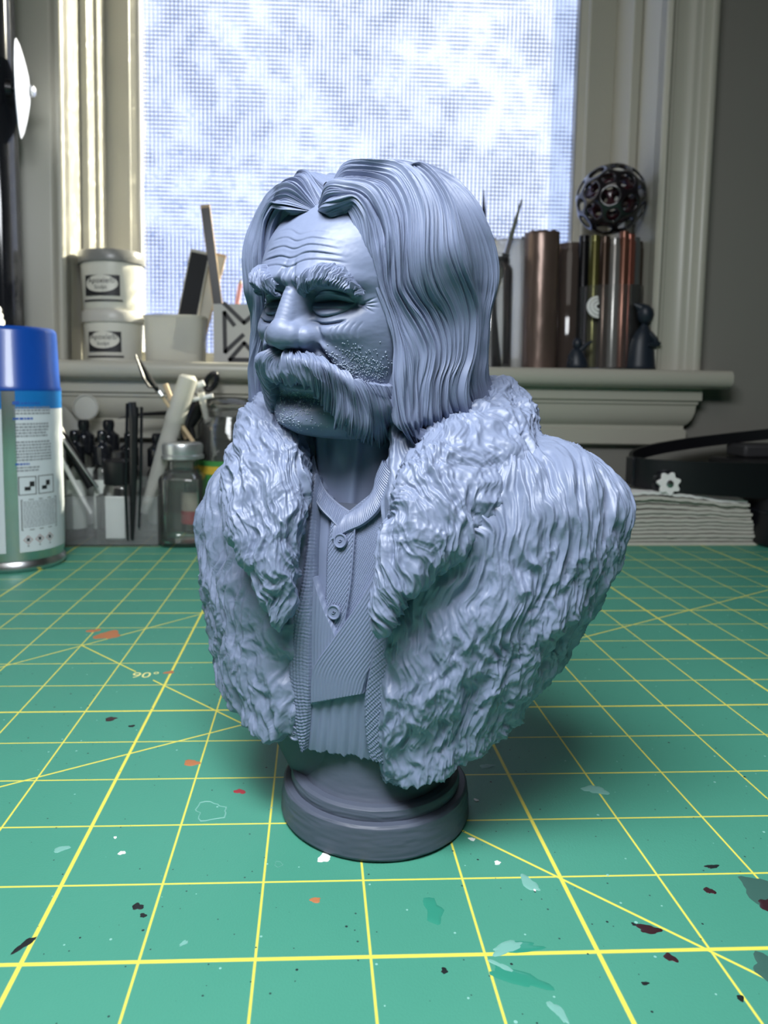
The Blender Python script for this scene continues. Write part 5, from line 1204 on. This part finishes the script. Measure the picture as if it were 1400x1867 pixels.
for k_ in range(3): MB().lathe([(.42-.12*k_, 0), (.40-.12*k_, .05+.03*k_), (.33-.12*k_, .05+.03*k_), (.31-.12*k_, 0)], 24, a0=math.pi*.5, a1=math.pi*1.5, M=Mx).build('ring', white_pl, T)

# lattice ball: wire of a many-holed sphere, with a smaller one inside
import bmesh
def lattice(name, R, mt, parent, thick, sub=2, rot=0.0):
    bm = bmesh.new(); bmesh.ops.create_icosphere(bm, subdivisions=sub, radius=1.0); bm.verts.ensure_lookup_table(); bm.faces.ensure_lookup_table()
    C_ = [tuple((f.calc_center_median()).normalized()*R) for f in bm.faces]; F = []
    for v in bm.verts:
        fs = list(v.link_faces); n = v.co.normalized(); x = n.orthogonal().normalized(); y = n.cross(x)
        fs.sort(key=lambda f: math.atan2((f.calc_center_median()-v.co).dot(y), (f.calc_center_median()-v.co).dot(x))); F.append([f.index for f in fs])
    bm.free(); V = []; FF = []                      # every face becomes a ring with a round hole
    Cn = [Vector(c) for c in C_]; seg = {}
    for f in F:
        cen = sum((Cn[i] for i in f), Vector())/len(f); n = len(f); o = []
        for i in range(n):
            a, b_ = Cn[f[i]], Cn[f[(i+1) % n]]
            for q in (a, (a+b_)/2): o.append(q)
        m_ = len(o); base = len(V); rin = min((q-cen).length for q in o)-thick
        for q in o: V.append(tuple(q.normalized()*R))
        for q in o: V.append(tuple((cen+(q-cen).normalized()*rin).normalized()*R*1.0))
        FF += [(base+i, base+(i+1) % m_, base+m_+(i+1) % m_, base+m_+i) for i in range(m_)]
    me_v = np.array(V); o = raw(name, me_v, FF, mt, parent)
    me = o.data; b2 = bmesh.new(); b2.from_mesh(me); bmesh.ops.remove_doubles(b2, verts=b2.verts, dist=1e-5); b2.to_mesh(me); b2.free()
    sm = o.modifiers.new('thickness', 'SOLIDIFY'); sm.thickness = thick*1.1*U; sm.offset = 0
    ss = o.modifiers.new('round', 'SUBSURF'); ss.levels = 1; ss.render_levels = 1; o.rotation_euler = (rot, rot*.7, .3); return o
ball = P(1114, 364, 21.6); T = thing('lattice_ball', ball, 'black openwork ball of round holes resting on top of the coloured tubes', 'ball')
blk = mat('black_ball_plastic', (.010, .008, .010), rough=.18, coat=.5); dred = mat('dark_red_ball_plastic', (.030, .006, .010), rough=.2)
lattice('outer_shell', 60*sc(21.6), blk, T, .075, 2, .35); lattice('inner_shell', 44*sc(21.6), dred, T, .07, 2, .9)

# two small dark figurines
navy = mat('navy_figurine', (.010, .016, .026), rough=.45)
T = on_sill('figurine', 1164, 20.6, 'dark hooded figurine holding something, standing at the right of the tubes', 'figurine'); k_ = sc(20.6)
hf = 120*k_
def blobby(rings, n=26, seed=1):
    V = []; 
    for (x, y, z, rx_, ry_) in rings:
        for i in range(n): a = 2*math.pi*i/n; V.append((x+rx_*math.cos(a), y+ry_*math.sin(a), z))
    F = [(j*n+i, j*n+(i+1) % n, (j+1)*n+(i+1) % n, (j+1)*n+i) for j in range(len(rings)-1) for i in range(n)]+[tuple(range(n))[::-1], tuple((len(rings)-1)*n+i for i in range(n))]
    return MB().add(V, F)
rg = [(x*k_, 0, z*k_, r_*k_, r_*k_*.8) for x, z, r_ in ((-2, 0, 27), (-2, 8, 26), (-2, 30, 24), (-2, 50, 21), (-1, 62, 18), (0, 72, 13), (1, 80, 7), (2, 86, 6))]
blobby(rg).build('robe', navy, T, sharp=None)
blobby([(x*k_, 0, z*k_, r_*k_, r_*k_) for x, z, r_ in ((3, 84, 6), (3, 90, 12), (3, 100, 15), (2, 110, 14), (0, 117, 9), (0, 119, 3))]).build('hood', navy, T, sharp=None)
MB().tube([(-2*k_, 0, 112*k_), (-12*k_, 0, 116*k_), (-20*k_, 0, 121*k_)], [9*k_, 6*k_, 1*k_], 10).build('hood_peak', navy, T)
MB().tube([(8*k_, -.1, 66*k_), (18*k_, -.2, 54*k_), (14*k_, -.35, 44*k_), (2*k_, -.4, 46*k_)], [7*k_, 6*k_, 5*k_, 4*k_], 10).build('arm', navy, T)
MB().tube([(18*k_, -.3, 50*k_), (24*k_, -.3, 46*k_)], [5*k_, 4*k_], 8).build('held_object', navy, T)
T = on_sill('figurine', 1047, 20.5, 'small dark crouching figurine with a raised arm in front of the tubes', 'figurine')
blobby([(x*k_, 0, z*k_, r_*k_, r_*k_*.9) for x, z, r_ in ((0, 0, 19), (0, 8, 19), (-1, 20, 16), (-2, 32, 11), (-2, 38, 6))]).build('body', navy, T, sharp=None)
blobby([(x*k_, 0, z*k_, r_*k_, r_*k_) for x, z, r_ in ((-1, 36, 4), (-1, 42, 8), (-1, 50, 8), (-1, 56, 4))]).build('head', navy, T, sharp=None)
MB().tube([(4*k_, -.05, 34*k_), (14*k_, -.1, 44*k_), (24*k_, -.1, 50*k_)], [5*k_, 3.5*k_, 2*k_], 8).build('arm', navy, T)
MB().tube([(-8*k_, -.05, 32*k_), (-16*k_, -.1, 22*k_), (-14*k_, -.2, 10*k_)], [5*k_, 4*k_, 3*k_], 8).build('arm', navy, T)
